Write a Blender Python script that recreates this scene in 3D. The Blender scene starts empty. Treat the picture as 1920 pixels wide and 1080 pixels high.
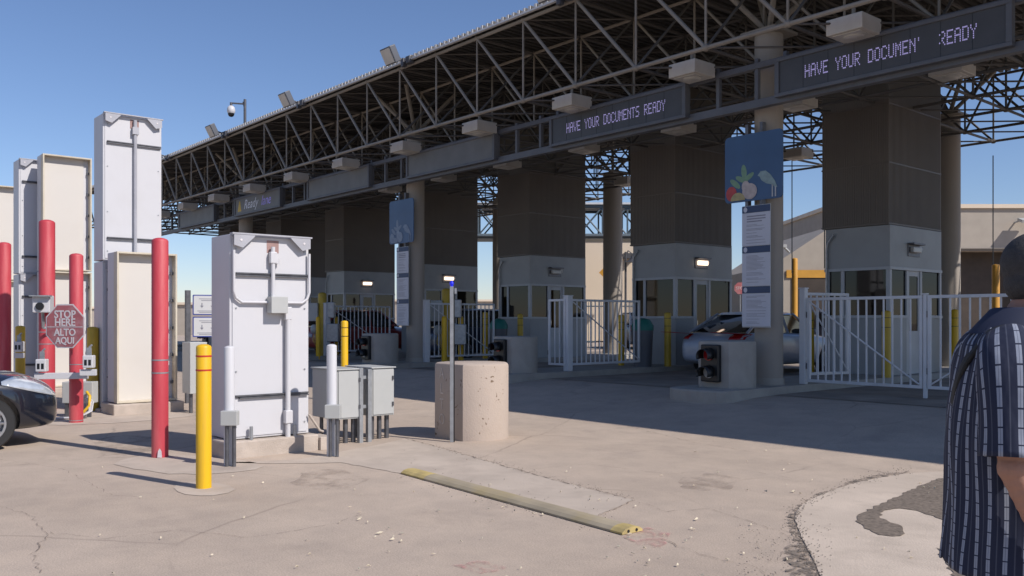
import bpy, bmesh, math, random
from mathutils import Vector, Matrix
R = math.radians
random.seed(7)
scene = bpy.context.scene
COL = scene.collection

# ------------------------------------------------------------------ camera
CAM_H = 1.5
F = 1650.0                       # focal length in photo pixels (1920 wide)
HOR = 601.0
FW = (-0.7615, 0.6482)           # viewing direction on the ground
RT = (0.6482, 0.7615)
cam_d = bpy.data.cameras.new("camera"); cam = bpy.data.objects.new("camera", cam_d)
COL.objects.link(cam); scene.camera = cam
cam.location = (0, 0, CAM_H)
cam.rotation_euler = (R(90), 0, math.atan2(0.7615, 0.6482))
cam_d.sensor_width = 36; cam_d.lens = 36 * F / 1920
cam_d.shift_y = (HOR - 540) / 1920
cam_d.clip_end = 3000; cam_d.clip_start = 0.05

# ------------------------------------------------------------------ sky, sun
SUN_V = Vector((1.07, 0.30, 1.0)).normalized()     # towards the sun
elev = math.asin(SUN_V.z); az = math.atan2(SUN_V.x, SUN_V.y)
w = bpy.data.worlds.new("World"); scene.world = w; w.use_nodes = True
nt = w.node_tree; nt.nodes.clear()
sky = nt.nodes.new('ShaderNodeTexSky'); sky.sky_type = 'NISHITA'; sky.sun_disc = False
sky.sun_elevation = elev; sky.sun_rotation = az
sky.air_density = 1.0; sky.dust_density = 0.15; sky.ozone_density = 5.0; sky.altitude = 50
bg = nt.nodes.new('ShaderNodeBackground'); bg.inputs[1].default_value = 0.109
wo = nt.nodes.new('ShaderNodeOutputWorld')
tint = nt.nodes.new('ShaderNodeMixRGB'); tint.blend_type = 'MULTIPLY'; tint.inputs[0].default_value = 1
tint.inputs[2].default_value = (1.05, 1.0, 1.08, 1); nt.links.new(sky.outputs[0], tint.inputs[1]); nt.links.new(tint.outputs[0], bg.inputs[0]); nt.links.new(bg.outputs[0], wo.inputs[0])
sd = bpy.data.lights.new("sun", 'SUN'); so = bpy.data.objects.new("sun", sd); COL.objects.link(so)
sd.energy = 4.5; sd.angle = R(0.5); sd.color = (1.0, 0.94, 0.885)
so.rotation_euler = SUN_V.to_track_quat('Z', 'Y').to_euler()
vs = scene.view_settings
vs.view_transform = 'Standard'; vs.look = 'None'; vs.exposure = 0.0; vs.gamma = 1

# ------------------------------------------------------------------ placement helpers
def ground(y):
    if y < 9: return 0.0
    if y > 13: return 0.25
    u = (y - 9) / 4; return 0.25 * u * u * (3 - 2 * u)
def P(px, py, z=None):
    """point on the ground (or at height z) seen at a photo pixel"""
    g = 0.0 if z is None else z
    for _ in range(8):
        Y = F * (CAM_H - g) / (py - HOR); X = (px - 960) / F * Y
        p = (X * RT[0] + Y * FW[0], X * RT[1] + Y * FW[1])
        if z is None: g = 0.6 * g + 0.4 * ground(p[1])
    return Vector((p[0], p[1], g))
def Q(px, Y, z=0.0):
    X = (px - 960) / F * Y
    return Vector((X * RT[0] + Y * FW[0], X * RT[1] + Y * FW[1], z))
def SX(px, t):
    """x of the line y=t seen at pixel column px"""
    Y = 2168.0 * t / (px + 445); return -(Y - .648 * t) / .761

# ------------------------------------------------------------------ mesh builder
class MB:
    def __init__(s): s.v = []; s.f = []; s.uv = None
    def add(s, vs_, fs): 
        o = len(s.v); s.v += [tuple(p) for p in vs_]; s.f += [tuple(i + o for i in f) for f in fs]; return s
    def box(s, x0, x1, y0, y1, z0, z1):
        if x0 > x1: x0, x1 = x1, x0
        if y0 > y1: y0, y1 = y1, y0
        return s.add([(x0,y0,z0),(x1,y0,z0),(x1,y1,z0),(x0,y1,z0),(x0,y0,z1),(x1,y0,z1),(x1,y1,z1),(x0,y1,z1)],
              [(0,3,2,1),(4,5,6,7),(0,1,5,4),(1,2,6,5),(2,3,7,6),(3,0,4,7)])
    def obox(s, c, size, M=None):
        hx, hy, hz = size[0]/2, size[1]/2, size[2]/2; c = Vector(c)
        vs_ = []
        for z in (-hz, hz):
            for x, y in ((-hx,-hy),(hx,-hy),(hx,hy),(-hx,hy)):
                p = Vector((x, y, z)); p = (M @ p) if M else p; vs_.append(c + p)
        return s.add(vs_, [(0,3,2,1),(4,5,6,7),(0,1,5,4),(1,2,6,5),(2,3,7,6),(3,0,4,7)])
    def bar(s, a, b, r, n=6, r2=None, caps=True):
        a = Vector(a); b = Vector(b); d = (b - a)
        if d.length < 1e-6: return s
        d.normalize(); r2 = r if r2 is None else r2
        u = d.orthogonal().normalized(); v = d.cross(u)
        vs_ = []
        for p, rr in ((a, r), (b, r2)):
            for i in range(n):
                t = 2 * math.pi * (i + .5) / n; vs_.append(p + (u * math.cos(t) + v * math.sin(t)) * rr)
        fs = [(i, (i+1) % n, n + (i+1) % n, n + i) for i in range(n)]
        if caps: fs += [tuple(range(n-1, -1, -1)), tuple(range(n, 2*n))]
        return s.add(vs_, fs)
    def tube(s, pts, rs, n=10):
        pts = [Vector(p) for p in pts]
        if not hasattr(rs, '__len__'): rs = [rs] * len(pts)
        vs_ = []; u = None
        for i, p in enumerate(pts):
            d = (pts[min(i+1, len(pts)-1)] - pts[max(i-1, 0)]).normalized()
            u = d.orthogonal().normalized() if u is None else (u - d * u.dot(d)).normalized()
            v = d.cross(u)
            for k in range(n):
                t = 2 * math.pi * k / n; vs_.append(p + (u * math.cos(t) + v * math.sin(t)) * rs[i])
        fs = []
        for i in range(len(pts) - 1):
            for k in range(n):
                fs.append((i*n+k, i*n+(k+1) % n, (i+1)*n+(k+1) % n, (i+1)*n+k))
        fs += [tuple(range(n-1, -1, -1)), tuple(range((len(pts)-1)*n, len(pts)*n))]
        return s.add(vs_, fs)
    def lathe(s, c, prof, n=28):
        """prof: (r,z) from bottom to top"""
        vs_ = []
        for r, z in prof:
            for k in range(n):
                t = 2 * math.pi * k / n; vs_.append((c[0] + r * math.cos(t), c[1] + r * math.sin(t), c[2] + z))
        fs = []
        for i in range(len(prof) - 1):
            for k in range(n):
                fs.append((i*n+k, i*n+(k+1) % n, (i+1)*n+(k+1) % n, (i+1)*n+k))
        fs += [tuple(range(n-1, -1, -1)), tuple(range((len(prof)-1)*n, len(prof)*n))]
        return s.add(vs_, fs)
    def prism(s, poly, z0, z1):
        n = len(poly)
        a = sum(poly[i][0]*poly[(i+1) % n][1] - poly[(i+1) % n][0]*poly[i][1] for i in range(n))
        if a < 0: poly = poly[::-1]
        return s.add([(p[0], p[1], z0) for p in poly] + [(p[0], p[1], z1) for p in poly],
              [tuple(range(n-1, -1, -1)), tuple(range(n, 2*n))] + [(i, (i+1) % n, n+(i+1) % n, n+i) for i in range(n)])
    def plate(s, poly2, org, rt, up, th):
        """2-D outline on a plane with thickness th towards rt x up"""
        org = Vector(org); rt = Vector(rt); up = Vector(up); nn = rt.cross(up).normalized() * th
        n = len(poly2)
        a = sum(poly2[i][0]*poly2[(i+1) % n][1] - poly2[(i+1) % n][0]*poly2[i][1] for i in range(n))
        if a < 0: poly2 = poly2[::-1]
        b = [org + rt * p[0] + up * p[1] for p in poly2]
        return s.add(b + [q + nn for q in b],
              [tuple(range(n-1, -1, -1)), tuple(range(n, 2*n))] + [(i, (i+1) % n, n+(i+1) % n, n+i) for i in range(n)])
    def loft(s, rings, caps=True):
        n = len(rings[0]); vs_ = [p for r in rings for p in r]; fs = []
        for i in range(len(rings) - 1):
            for k in range(n):
                fs.append((i*n+k, i*n+(k+1) % n, (i+1)*n+(k+1) % n, (i+1)*n+k))
        if caps: fs += [tuple(range(n-1, -1, -1)), tuple(range((len(rings)-1)*n, len(rings)*n))]
        return s.add(vs_, fs)
    def ell(s, c, r, n=14, m=9, M=None):
        c = Vector(c); rings = []
        for i in range(1, m):
            a = math.pi * i / m - math.pi / 2; ring = []
            for k in range(n):
                t = 2 * math.pi * k / n
                p = Vector((r[0]*math.cos(a)*math.cos(t), r[1]*math.cos(a)*math.sin(t), r[2]*math.sin(a)))
                ring.append(c + ((M @ p) if M else p))
            rings.append(ring)
        return s.loft(rings)
    def text(s, string, org, rt, up, size, shear=0.0, xs=1.0, th=0.003, align='CENTER', bold=0.0):
        cu = bpy.data.curves.new('tmp_text', 'FONT'); cu.body = string; cu.size = size
        cu.align_x = align; cu.align_y = 'CENTER'; cu.shear = shear; cu.offset = bold; cu.extrude = th / 2
        cu.resolution_u = 3
        o = bpy.data.objects.new('tmp_text', cu); COL.objects.link(o)
        dg = bpy.context.evaluated_depsgraph_get(); dg.update()
        me = bpy.data.meshes.new_from_object(o.evaluated_get(dg))
        org = Vector(org); rt = Vector(rt); up = Vector(up); nn = rt.cross(up).normalized()
        s.add([org + rt * (v.co.x * xs) + up * v.co.y + nn * (v.co.z + th / 2) for v in me.vertices],
              [tuple(p.vertices) for p in me.polygons])
        bpy.data.objects.remove(o); bpy.data.meshes.remove(me); bpy.data.curves.remove(cu)
        return s
    def build(s, name, mat, parent=None, smooth=None, bevel=0, loc=None):
        me = bpy.data.meshes.new(name); me.from_pydata(s.v, [], s.f); me.update()
        me.materials.append(mat)
        if s.uv:
            l = me.uv_layers.new(name='UVMap')
            for lp in me.loops: l.data[lp.index].uv = s.uv[lp.vertex_index]
        if smooth is not None:
            for p in me.polygons: p.use_smooth = True
            me.set_sharp_from_angle(angle=R(smooth))
        o = bpy.data.objects.new(name, me); COL.objects.link(o)
        if parent: o.parent = parent
        if loc: o.location = loc
        if bevel:
            b = o.modifiers.new('bevel', 'BEVEL'); b.width = bevel; b.segments = 2; b.limit_method = 'ANGLE'; b.angle_limit = R(40)
        return o

def thing(name, label, cat, loc=(0, 0, 0), rz=0, group=None):
    o = bpy.data.objects.new(name, None); COL.objects.link(o); o.empty_display_size = .2
    o.location = loc; o.rotation_euler = (0, 0, rz); o['label'] = label; o['category'] = cat
    if group: o['group'] = group
    return o
def tag(o, label=None, cat=None, group=None, kind=None):
    if label: o['label'] = label
    if cat: o['category'] = cat
    if group: o['group'] = group
    if kind: o['kind'] = kind
    return o
def dup(root, loc=None, rz=None, label=None):
    kids = {}
    for o in ALLKIDS(root): kids.setdefault(o.parent, []).append(o)
    def rec(o, par):
        c = o.copy(); COL.objects.link(c)
        if par: c.parent = par
        for k in kids.get(o, []): rec(k, c)
        return c
    r = rec(root, None)
    if loc is not None: r.location = loc
    if rz is not None: r.rotation_euler = (0, 0, rz)
    if label: r['label'] = label
    return r
def ALLKIDS(root):
    out = []
    for o in bpy.data.objects:
        p = o.parent
        while p:
            if p == root: out.append(o); break
            p = p.parent
    return out

# ------------------------------------------------------------------ materials
def mat(name, col, rough=.6, metal=0.0, var=.12, scale=3.0, bump=0.0, bscale=40, dirt=None, dirt_amt=.0, dscale=1.2, coat=0, spec=.5, streak=False):
    m = bpy.data.materials.new(name); m.use_nodes = True; n = m.node_tree; b = n.nodes['Principled BSDF']
    b.inputs['Roughness'].default_value = rough; b.inputs['Metallic'].default_value = metal
    b.inputs['Specular IOR Level'].default_value = spec
    if coat: b.inputs['Coat Weight'].default_value = coat; b.inputs['Coat Roughness'].default_value = .05
    tc = n.nodes.new('ShaderNodeTexCoord')
    src = tc.outputs['Object']
    mp = n.nodes.new('ShaderNodeMapping'); n.links.new(src, mp.inputs[0])
    if streak: mp.inputs['Scale'].default_value = (1, 1, .12)
    no = n.nodes.new('ShaderNodeTexNoise'); no.inputs['Scale'].default_value = scale; no.inputs['Detail'].default_value = 6
    n.links.new(mp.outputs[0], no.inputs[0])
    rp = n.nodes.new('ShaderNodeValToRGB')
    rp.color_ramp.elements[0].position = .3; rp.color_ramp.elements[1].position = .7
    c0 = [max(0, c * (1 - var)) for c in col]; c1 = [min(1, c * (1 + var)) for c in col]
    rp.color_ramp.elements[0].color = (*c0, 1); rp.color_ramp.elements[1].color = (*c1, 1)
    n.links.new(no.outputs[0], rp.inputs[0])
    out = rp.outputs[0]
    if dirt:
        n2 = n.nodes.new('ShaderNodeTexNoise'); n2.inputs['Scale'].default_value = dscale; n2.inputs['Detail'].default_value = 8
        n2.inputs['Roughness'].default_value = .65
        n.links.new(mp.outputs[0], n2.inputs[0])
        r2 = n.nodes.new('ShaderNodeValToRGB'); r2.color_ramp.elements[0].position = .48; r2.color_ramp.elements[1].position = .72
        r2.color_ramp.elements[0].color = (0, 0, 0, 1); r2.color_ramp.elements[1].color = (dirt_amt,) * 3 + (1,)
        n.links.new(n2.outputs[0], r2.inputs[0])
        mx = n.nodes.new('ShaderNodeMixRGB'); n.links.new(r2.outputs[0], mx.inputs[0]); n.links.new(out, mx.inputs[1])
        mx.inputs[2].default_value = (*dirt, 1); out = mx.outputs[0]
    n.links.new(out, b.inputs['Base Color'])
    if bump:
        n3 = n.nodes.new('ShaderNodeTexNoise'); n3.inputs['Scale'].default_value = bscale; n3.inputs['Detail'].default_value = 5
        n.links.new(tc.outputs['Object'], n3.inputs[0])
        bp = n.nodes.new('ShaderNodeBump'); bp.inputs['Strength'].default_value = bump; bp.inputs['Distance'].default_value = .01
        n.links.new(n3.outputs[0], bp.inputs['Height']); n.links.new(bp.outputs[0], b.inputs['Normal'])
    return m
def emis(name, col, strength):
    m = bpy.data.materials.new(name); m.use_nodes = True; b = m.node_tree.nodes['Principled BSDF']
    b.inputs['Base Color'].default_value = (*[c * .5 for c in col], 1)
    b.inputs['Emission Color'].default_value = (*col, 1); b.inputs['Emission Strength'].default_value = strength
    return m
def glass(name, tint, refl=.12):
    m = bpy.data.materials.new(name); m.use_nodes = True; n = m.node_tree; n.nodes.remove(n.nodes['Principled BSDF'])
    t = n.nodes.new('ShaderNodeBsdfTransparent'); t.inputs[0].default_value = (*tint, 1)
    g = n.nodes.new('ShaderNodeBsdfGlossy'); g.inputs['Roughness'].default_value = .03
    lw = n.nodes.new('ShaderNodeLayerWeight'); lw.inputs[0].default_value = .12
    mm = n.nodes.new('ShaderNodeMath'); mm.operation = 'ADD'; mm.inputs[1].default_value = refl; mm.use_clamp = True
    mx = n.nodes.new('ShaderNodeMixShader')
    n.links.new(lw.outputs['Fresnel'], mm.inputs[0]); n.links.new(mm.outputs[0], mx.inputs[0])
    n.links.new(t.outputs[0], mx.inputs[1]); n.links.new(g.outputs[0], mx.inputs[2])
    n.links.new(mx.outputs[0], n.nodes['Material Output'].inputs[0]); return m

M = {}
M['white'] = mat('white_paint', (.58, .575, .59), .5, var=.012, scale=1.2, dirt=(.42, .39, .35), dirt_amt=.14, dscale=1.1)
M['cream'] = mat('cream_panel', (.62, .585, .535), .55, var=.015, scale=1.5, dirt=(.5, .44, .36), dirt_amt=.15)
M['tan'] = mat('tan_edge', (.45, .34, .19), .6, var=.12)
M['red'] = mat('faded_red_paint', (.50, .050, .068), .55, var=.14, scale=4, dirt=(.58, .24, .22), dirt_amt=.5, dscale=4, streak=True)
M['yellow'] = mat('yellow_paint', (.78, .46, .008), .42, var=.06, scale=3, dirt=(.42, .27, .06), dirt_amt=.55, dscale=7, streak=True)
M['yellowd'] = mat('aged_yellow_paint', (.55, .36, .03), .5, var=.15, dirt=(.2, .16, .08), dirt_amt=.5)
M['grayp'] = mat('grey_paint', (.44, .445, .43), .5, var=.03, scale=3, dirt=(.33, .31, .27), dirt_amt=.25)
M['galv'] = mat('galvanised_steel', (.36, .37, .38), .42, metal=.55, var=.15, scale=12)
M['dgalv'] = mat('dark_strut', (.13, .13, .14), .45, metal=.5, var=.2, scale=12)
M['black'] = mat('black_plastic', (.012, .012, .013), .4, var=.2)
M['conc'] = mat('concrete', (.47, .40, .34), .9, var=.12, scale=5, bump=.5, bscale=60, dirt=(.30, .25, .20), dirt_amt=.5, dscale=1.8)
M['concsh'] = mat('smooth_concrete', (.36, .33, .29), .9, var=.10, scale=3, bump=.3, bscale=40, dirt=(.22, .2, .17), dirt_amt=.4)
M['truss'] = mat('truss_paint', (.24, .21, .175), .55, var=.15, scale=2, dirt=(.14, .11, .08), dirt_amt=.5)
M['truss_shade'] = mat('shade_darkened_truss', (.095, .085, .075), .6, var=.2, scale=2)  # truss paint with the shade of the inner bays put into its colour
M['deck'] = mat('brown_deck', (.045, .04, .035), .6, var=.15)
M['decktop'] = mat('light_deck_edge', (.6, .6, .6), .5, var=.05)
M['brown'] = mat('dark_brown_cladding', (.145, .124, .102), .6, var=.10, scale=.8)
M['brownt'] = mat('brown_trim', (.13, .11, .09), .5, var=.1)
M['booth'] = mat('booth_grey', (.30, .31, .31), .5, var=.05, scale=2, dirt=(.2, .2, .19), dirt_amt=.3)
M['boothf'] = mat('booth_frame', (.42, .43, .44), .45, var=.06)
M['beam'] = mat('sign_beam', (.095, .10, .115), .5, var=.12)
M['panel'] = mat('sign_panel', (.055, .055, .06), .45, var=.1)
M['panelg'] = mat('blank_sign_panel', (.13, .13, .13), .5, var=.1)
M['led'] = emis('led', (.50, .44, .85), .48)
M['lamp'] = emis('lit_lamp', (1.0, .74, .55), 2.2)
M['lens'] = mat('lamp_lens', (.5, .48, .44), .3, var=.1)
M['bluelamp'] = emis('blue_lamp', (.01, .02, .8), .5)
M['glass'] = glass('dark_glass', (.03, .038, .038), .04)
M['stopred'] = mat('stop_red', (.40, .12, .13), .5, var=.12, scale=8, dirt=(.5, .4, .4), dirt_amt=.5, dscale=5)
M['letter'] = mat('white_lettering', (.66, .62, .62), .5, var=.1, scale=20)
M['navy'] = mat('navy_print', (.03, .055, .12), .5, var=.06)
M['paper'] = mat('white_board', (.50, .51, .56), .5, var=.03)
M['ink'] = mat('grey_print', (.22, .22, .26), .6, var=.1)
M['pblue'] = mat('poster_blue', (.035, .085, .18), .4, var=.1, scale=2)
M['gate'] = mat('gate_paint', (.62, .62, .63), .45, var=.05, dirt=(.3, .27, .24), dirt_amt=.3)
M['redband'] = mat('red_tape', (.5, .04, .02), .4, var=.05)
M['redlens'] = mat('red_lens', (.35, .01, .015), .2, var=.05)
M['green'] = mat('bin_green', (.015, .16, .13), .5, var=.1)
M['chrome'] = mat('chrome', (.6, .6, .62), .15, metal=1, var=.02)
M['tyre'] = mat('tyre_rubber', (.02, .02, .021), .8, var=.2)
M['rim'] = mat('alloy', (.45, .46, .48), .3, metal=.8, var=.05)
M['carblack'] = mat('black_car_paint', (.008, .010, .018), .25, var=.05, coat=1)
M['carsilver'] = mat('silver_car_paint', (.38, .42, .50), .4, metal=.2, var=.03, coat=.6)
M['carred'] = mat('red_car_paint', (.22, .015, .012), .3, var=.03, coat=.6)
M['cardark'] = mat('dark_blue_car_paint', (.03, .04, .07), .3, var=.03, coat=.6)
M['carwhite'] = mat('white_car_paint', (.6, .6, .6), .3, var=.03, coat=.6)
M['headlamp'] = mat('headlamp_lens', (.62, .66, .7), .12, metal=.4, var=.15, scale=14, coat=1)
M['tangl'] = mat('tan_stucco', (.40, .35, .29), .9, var=.06, scale=2, bump=.2)
M['creamw'] = mat('pale_stucco', (.72, .60, .46), .9, var=.04, scale=.5)
M['doorbrown'] = mat('dark_brown_recess', (.05, .035, .025), .6, var=.2)
M['orange'] = mat('orange_post', (.60, .30, .04), .5, var=.1)
M['teal'] = mat('footbridge_paint', (.10, .13, .15), .5, var=.1)

# ------------------------------------------------------------------ ground
def asphalt():
    m = bpy.data.materials.new('worn_asphalt'); m.use_nodes = True; n = m.node_tree; b = n.nodes['Principled BSDF']
    b.inputs['Roughness'].default_value = .92; b.inputs['Specular IOR Level'].default_value = .25
    tc = n.nodes.new('ShaderNodeTexCoord'); L = n.links.new
    def noise(sc, det=6, ro=.6):
        x = n.nodes.new('ShaderNodeTexNoise'); x.inputs['Scale'].default_value = sc; x.inputs['Detail'].default_value = det
        x.inputs['Roughness'].default_value = ro; L(tc.outputs['Object'], x.inputs[0]); return x.outputs[0]
    def ramp(src, p0, c0, p1, c1):
        r = n.nodes.new('ShaderNodeValToRGB'); e = r.color_ramp.elements
        e[0].position = p0; e[0].color = (*c0, 1); e[1].position = p1; e[1].color = (*c1, 1); L(src, r.inputs[0]); return r.outputs[0]
    def mix(f, a, c, mode='MIX', fac=None):
        x = n.nodes.new('ShaderNodeMixRGB'); x.blend_type = mode
        if f is None: x.inputs[0].default_value = fac
        else: L(f, x.inputs[0])
        L(a, x.inputs[1])
        if isinstance(c, tuple): x.inputs[2].default_value = (*c, 1)
        else: L(c, x.inputs[2])
        return x.outputs[0]
    base = ramp(noise(.35, 5), .3, (.425, .345, .278), .7, (.515, .422, .342))
    mott = ramp(noise(2.2, 8, .7), .35, (.90, .90, .90), .65, (1.06, 1.05, 1.03))
    c = mix(None, base, mott, 'MULTIPLY', 1)
    grain = ramp(noise(90, 3, .8), .35, (.80, .80, .80), .65, (1.17, 1.17, 1.17))
    c = mix(None, c, grain, 'MULTIPLY', 1)
    # oil-dark lanes and stains with their own shape
    st = ramp(noise(.8, 9, .7), .56, (0, 0, 0), .74, (.30, .30, .30))
    c = mix(st, c, (.15, .125, .115))
    # cracks
    vm = n.nodes.new('ShaderNodeMapping'); L(tc.outputs['Object'], vm.inputs[0])
    nz = n.nodes.new('ShaderNodeTexNoise'); nz.inputs['Scale'].default_value = 1.1; nz.inputs['Detail'].default_value = 5
    L(tc.outputs['Object'], nz.inputs[0])
    av = n.nodes.new('ShaderNodeMixRGB'); av.inputs[0].default_value = .22; L(vm.outputs[0], av.inputs[1]); L(nz.outputs[1], av.inputs[2])
    vo = n.nodes.new('ShaderNodeTexVoronoi'); vo.feature = 'DISTANCE_TO_EDGE'; vo.inputs['Scale'].default_value = .38
    L(av.outputs[0], vo.inputs[0])
    ck = ramp(vo.outputs[0], 0.0, (.35, .35, .35), .006, (0, 0, 0))
    gate_ = ramp(noise(.5, 3), .42, (0, 0, 0), .58, (1, 1, 1))
    ck = mix(None, ck, gate_, 'MULTIPLY', 1)
    c = mix(ck, c, (.10, .08, .07))
    L(c, b.inputs['Base Color'])
    bp = n.nodes.new('ShaderNodeBump'); bp.inputs['Strength'].default_value = .5; bp.inputs['Distance'].default_value = .006
    L(noise(70, 4, .7), bp.inputs['Height']); L(bp.outputs[0], b.inputs['Normal'])
    return m
M['asphalt'] = asphalt()
M['slab'] = mat('pale_concrete_slab', (.49, .41, .335), .93, var=.12, scale=1.6, bump=.4, bscale=70, dirt=(.33, .27, .22), dirt_amt=.6, dscale=2.0)
M['ramp'] = mat('pale_kerb_concrete', (.54, .45, .365), .93, var=.10, scale=1.2, bump=.4, bscale=80, dirt=(.36, .30, .24), dirt_amt=.5, dscale=3.0)
M['wet'] = None
M['grit'] = mat('grit', (.30, .25, .205), .95, var=.35, scale=45, bump=.8, bscale=80)

gm = MB()
ys = [-40, 0, 9, 9.5, 10, 10.5, 11, 11.5, 12, 12.5, 13, 30, 120, 900]
xs = [-900, -120, -60, -30, 0, 30, 120]
vsg = [(x, y, ground(y)) for y in ys for x in xs]
nx = len(xs)
gm.add(vsg, [(j*nx+i, j*nx+i+1, (j+1)*nx+i+1, (j+1)*nx+i) for j in range(len(ys)-1) for i in range(nx-1)])
tag(gm.build('ground', M['asphalt']), kind='structure')

def speckle(name, col, p0, p1, scale):
    m = mat(name, col, .95, var=.35, scale=40); n = m.node_tree; b = n.nodes['Principled BSDF']
    tc = n.nodes.new('ShaderNodeTexCoord'); nz = n.nodes.new('ShaderNodeTexNoise'); nz.inputs['Scale'].default_value = scale; nz.inputs['Detail'].default_value = 7; nz.inputs['Roughness'].default_value = .75
    n.links.new(tc.outputs['Object'], nz.inputs[0]); rp = n.nodes.new('ShaderNodeValToRGB'); rp.color_ramp.elements[0].position = p0; rp.color_ramp.elements[1].position = p1
    n.links.new(nz.outputs[0], rp.inputs[0]); n.links.new(rp.outputs[0], b.inputs['Alpha']); return m
M['grit'] = speckle('loose_grit', (.20, .165, .135), .44, .58, 14)
M['crackm'] = speckle('crack_dirt', (.24, .19, .15), .42, .66, 9)
M['pinkm'] = speckle('pink_marking_paint', (.55, .26, .24), .46, .75, 7)
M['wet'] = speckle('damp_concrete', (.175, .14, .11), .26, .44, 5)
M['oil'] = speckle('oil_stain', (.33, .265, .215), .46, .85, 2.5)
def jag(pts, amp, seg=.12, seed=1):
    """closed outline with an irregular edge"""
    rnd = random.Random(seed); out = []
    n = len(pts)
    for i in range(n):
        a = Vector(pts[i][:2]); b = Vector(pts[(i+1) % n][:2]); L = (b - a).length; k = max(1, int(L / seg))
        nn = Vector((-(b-a).y, (b-a).x)) / max(L, 1e-6)
        for j in range(k):
            p = a.lerp(b, j / k); out.append(p + nn * rnd.uniform(-amp, amp))
    return [(p.x, p.y) for p in out]
def smoothpoly(pts, it=2):
    for _ in range(it):
        q = []
        for i in range(len(pts)):
            a = Vector(pts[i]); b = Vector(pts[(i+1) % len(pts)]); q += [tuple(a.lerp(b, .25)), tuple(a.lerp(b, .75))]
        pts = q
    return pts
def sheet(name, poly, z, m, kind='structure'):
    b = MB(); n = len(poly)
    a = sum(poly[i][0]*poly[(i+1) % n][1] - poly[(i+1) % n][0]*poly[i][1] for i in range(n))
    if a < 0: poly = poly[::-1]
    b.add([(p[0], p[1], z) for p in poly], [tuple(range(n))])
    o = b.build(name, m); bm = bmesh.new(); bm.from_mesh(o.data); bmesh.ops.triangulate(bm, faces=bm.faces); bm.to_mesh(o.data); bm.free()
    return tag(o, kind=kind)
def PP(l): return [tuple(P(a, b)[:2]) for a, b in l]
sheet('concrete_pad', jag(PP([(420, 868), (560, 862), (690, 838), (760, 823), (880, 856), (1010, 893), (1186, 938), (1120, 968), (1165, 998), (960, 945), (750, 888), (640, 868), (520, 870)]), .012, .1, 2), .004, M['slab'])
sheet('concrete_pad', jag(smoothpoly(PP([(205, 868), (285, 850), (420, 858), (500, 872), (470, 884), (340, 892), (250, 880)]), 1), .02, .12, 3), .004, M['slab'])
sheet('concrete_pad', jag(smoothpoly(PP([(318, 912), (360, 902), (430, 908), (440, 922), (385, 932), (335, 926)]), 1), .02, .1, 4), .004, M['slab'])
sheet('concrete_pad', jag(smoothpoly(PP([(-40, 775), (60, 762), (240, 770), (400, 772), (330, 785), (160, 798), (0, 796)]), 1), .03, .2, 5), .004, M['slab'])
rampo = smoothpoly(PP([(1487, 965), (1515, 938), (1600, 906), (1700, 888), (1800, 884), (1990, 900), (2300, 960), (2500, 1100), (2300, 1400), (1700, 1400), (1570, 1150), (1530, 1060), (1500, 1005)]), 2)
sheet('kerb_ramp', jag(rampo, .006, .05, 8), .008, M['ramp'])
wet = PP([(1600, 972), (1655, 945), (1700, 925), (1740, 905), (1790, 893), (1900, 900), (1900, 1010), (1790, 985), (1735, 965), (1700, 955), (1655, 958), (1650, 975), (1680, 985), (1705, 1002), (1685, 1010), (1640, 1003), (1615, 990)])
sheet('damp_patch', jag(smoothpoly(wet, 1), .02, .05, 9), .012, M['wet'])
wet2 = PP([(1755, 1030), (1790, 1040), (1830, 1075), (1850, 1130), (1800, 1100), (1775, 1060)])
sheet('damp_patch', jag(wet2, .02, .05, 10), .012, M['wet'])
# grit along the kerb ramp
gpts = [(1700, 884), (1620, 896), (1540, 925), (1495, 952), (1480, 975), (1490, 1010), (1515, 1060), (1560, 1150)]
gin = [(1700, 890), (1625, 903), (1550, 933), (1510, 957), (1497, 978), (1505, 1010), (1532, 1060), (1590, 1150)]
sheet('grit_strip', jag(PP(gpts + gin[::-1]), .035, .04, 11), .006, M['grit'])
sheet('grit_strip', jag(PP([(1470, 1030), (1500, 1015), (1530, 1060), (1580, 1140), (1450, 1140), (1480, 1075)]), .05, .05, 12), .0065, M['grit'])
sheet('paint_stain', jag(PP([(1165, 1008), (1215, 990), (1262, 1000), (1240, 1030), (1195, 1022)]), .02, .05, 14), .0062, M['pinkm'])
sheet('paint_stain', jag(PP([(850, 1062), (900, 1052), (950, 1066), (900, 1078)]), .02, .05, 15), .0062, M['pinkm'])
for i_, (ox, oy, rr_) in enumerate(((620, 900, 70), (1330, 905, 60), (240, 835, 70))):
    sheet('oil_stain', jag(smoothpoly(PP([(ox + rr_*math.cos(a_*.5), oy + rr_*.28*math.sin(a_*.5)) for a_ in range(13)]), 1), .05, .08, 30 + i_), .0063, M['oil'])
def crack(pts, wd, seed, m=None, z=.0068):
    rnd = random.Random(seed); pp_ = [P(a, b) for a, b in pts]; L1 = []; L2 = []
    for i in range(len(pp_) - 1):
        a = pp_[i]; b = pp_[i+1]; d_ = (b - a); n_ = Vector((-d_.y, d_.x, 0)).normalized(); k = max(2, int(d_.length / .07))
        for j in range(k):
            c = a.lerp(b, j / k) + n_ * rnd.uniform(-.022, .022); w2 = wd * rnd.uniform(.35, 1.2); L1.append((c + n_*w2)[:2]); L2.append((c - n_*w2)[:2])
    sheet('pavement_crack', L1 + L2[::-1], z, m or M['crackm'])
crack([(0, 950), (60, 968), (90, 1000), (60, 1040), (80, 1080)], .006, 1)
crack([(90, 1000), (200, 1012), (330, 995), (470, 1010), (620, 985), (700, 960)], .004, 2)
crack([(960, 770), (1060, 790), (1180, 800), (1300, 830), (1420, 850)], .005, 3)
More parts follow.
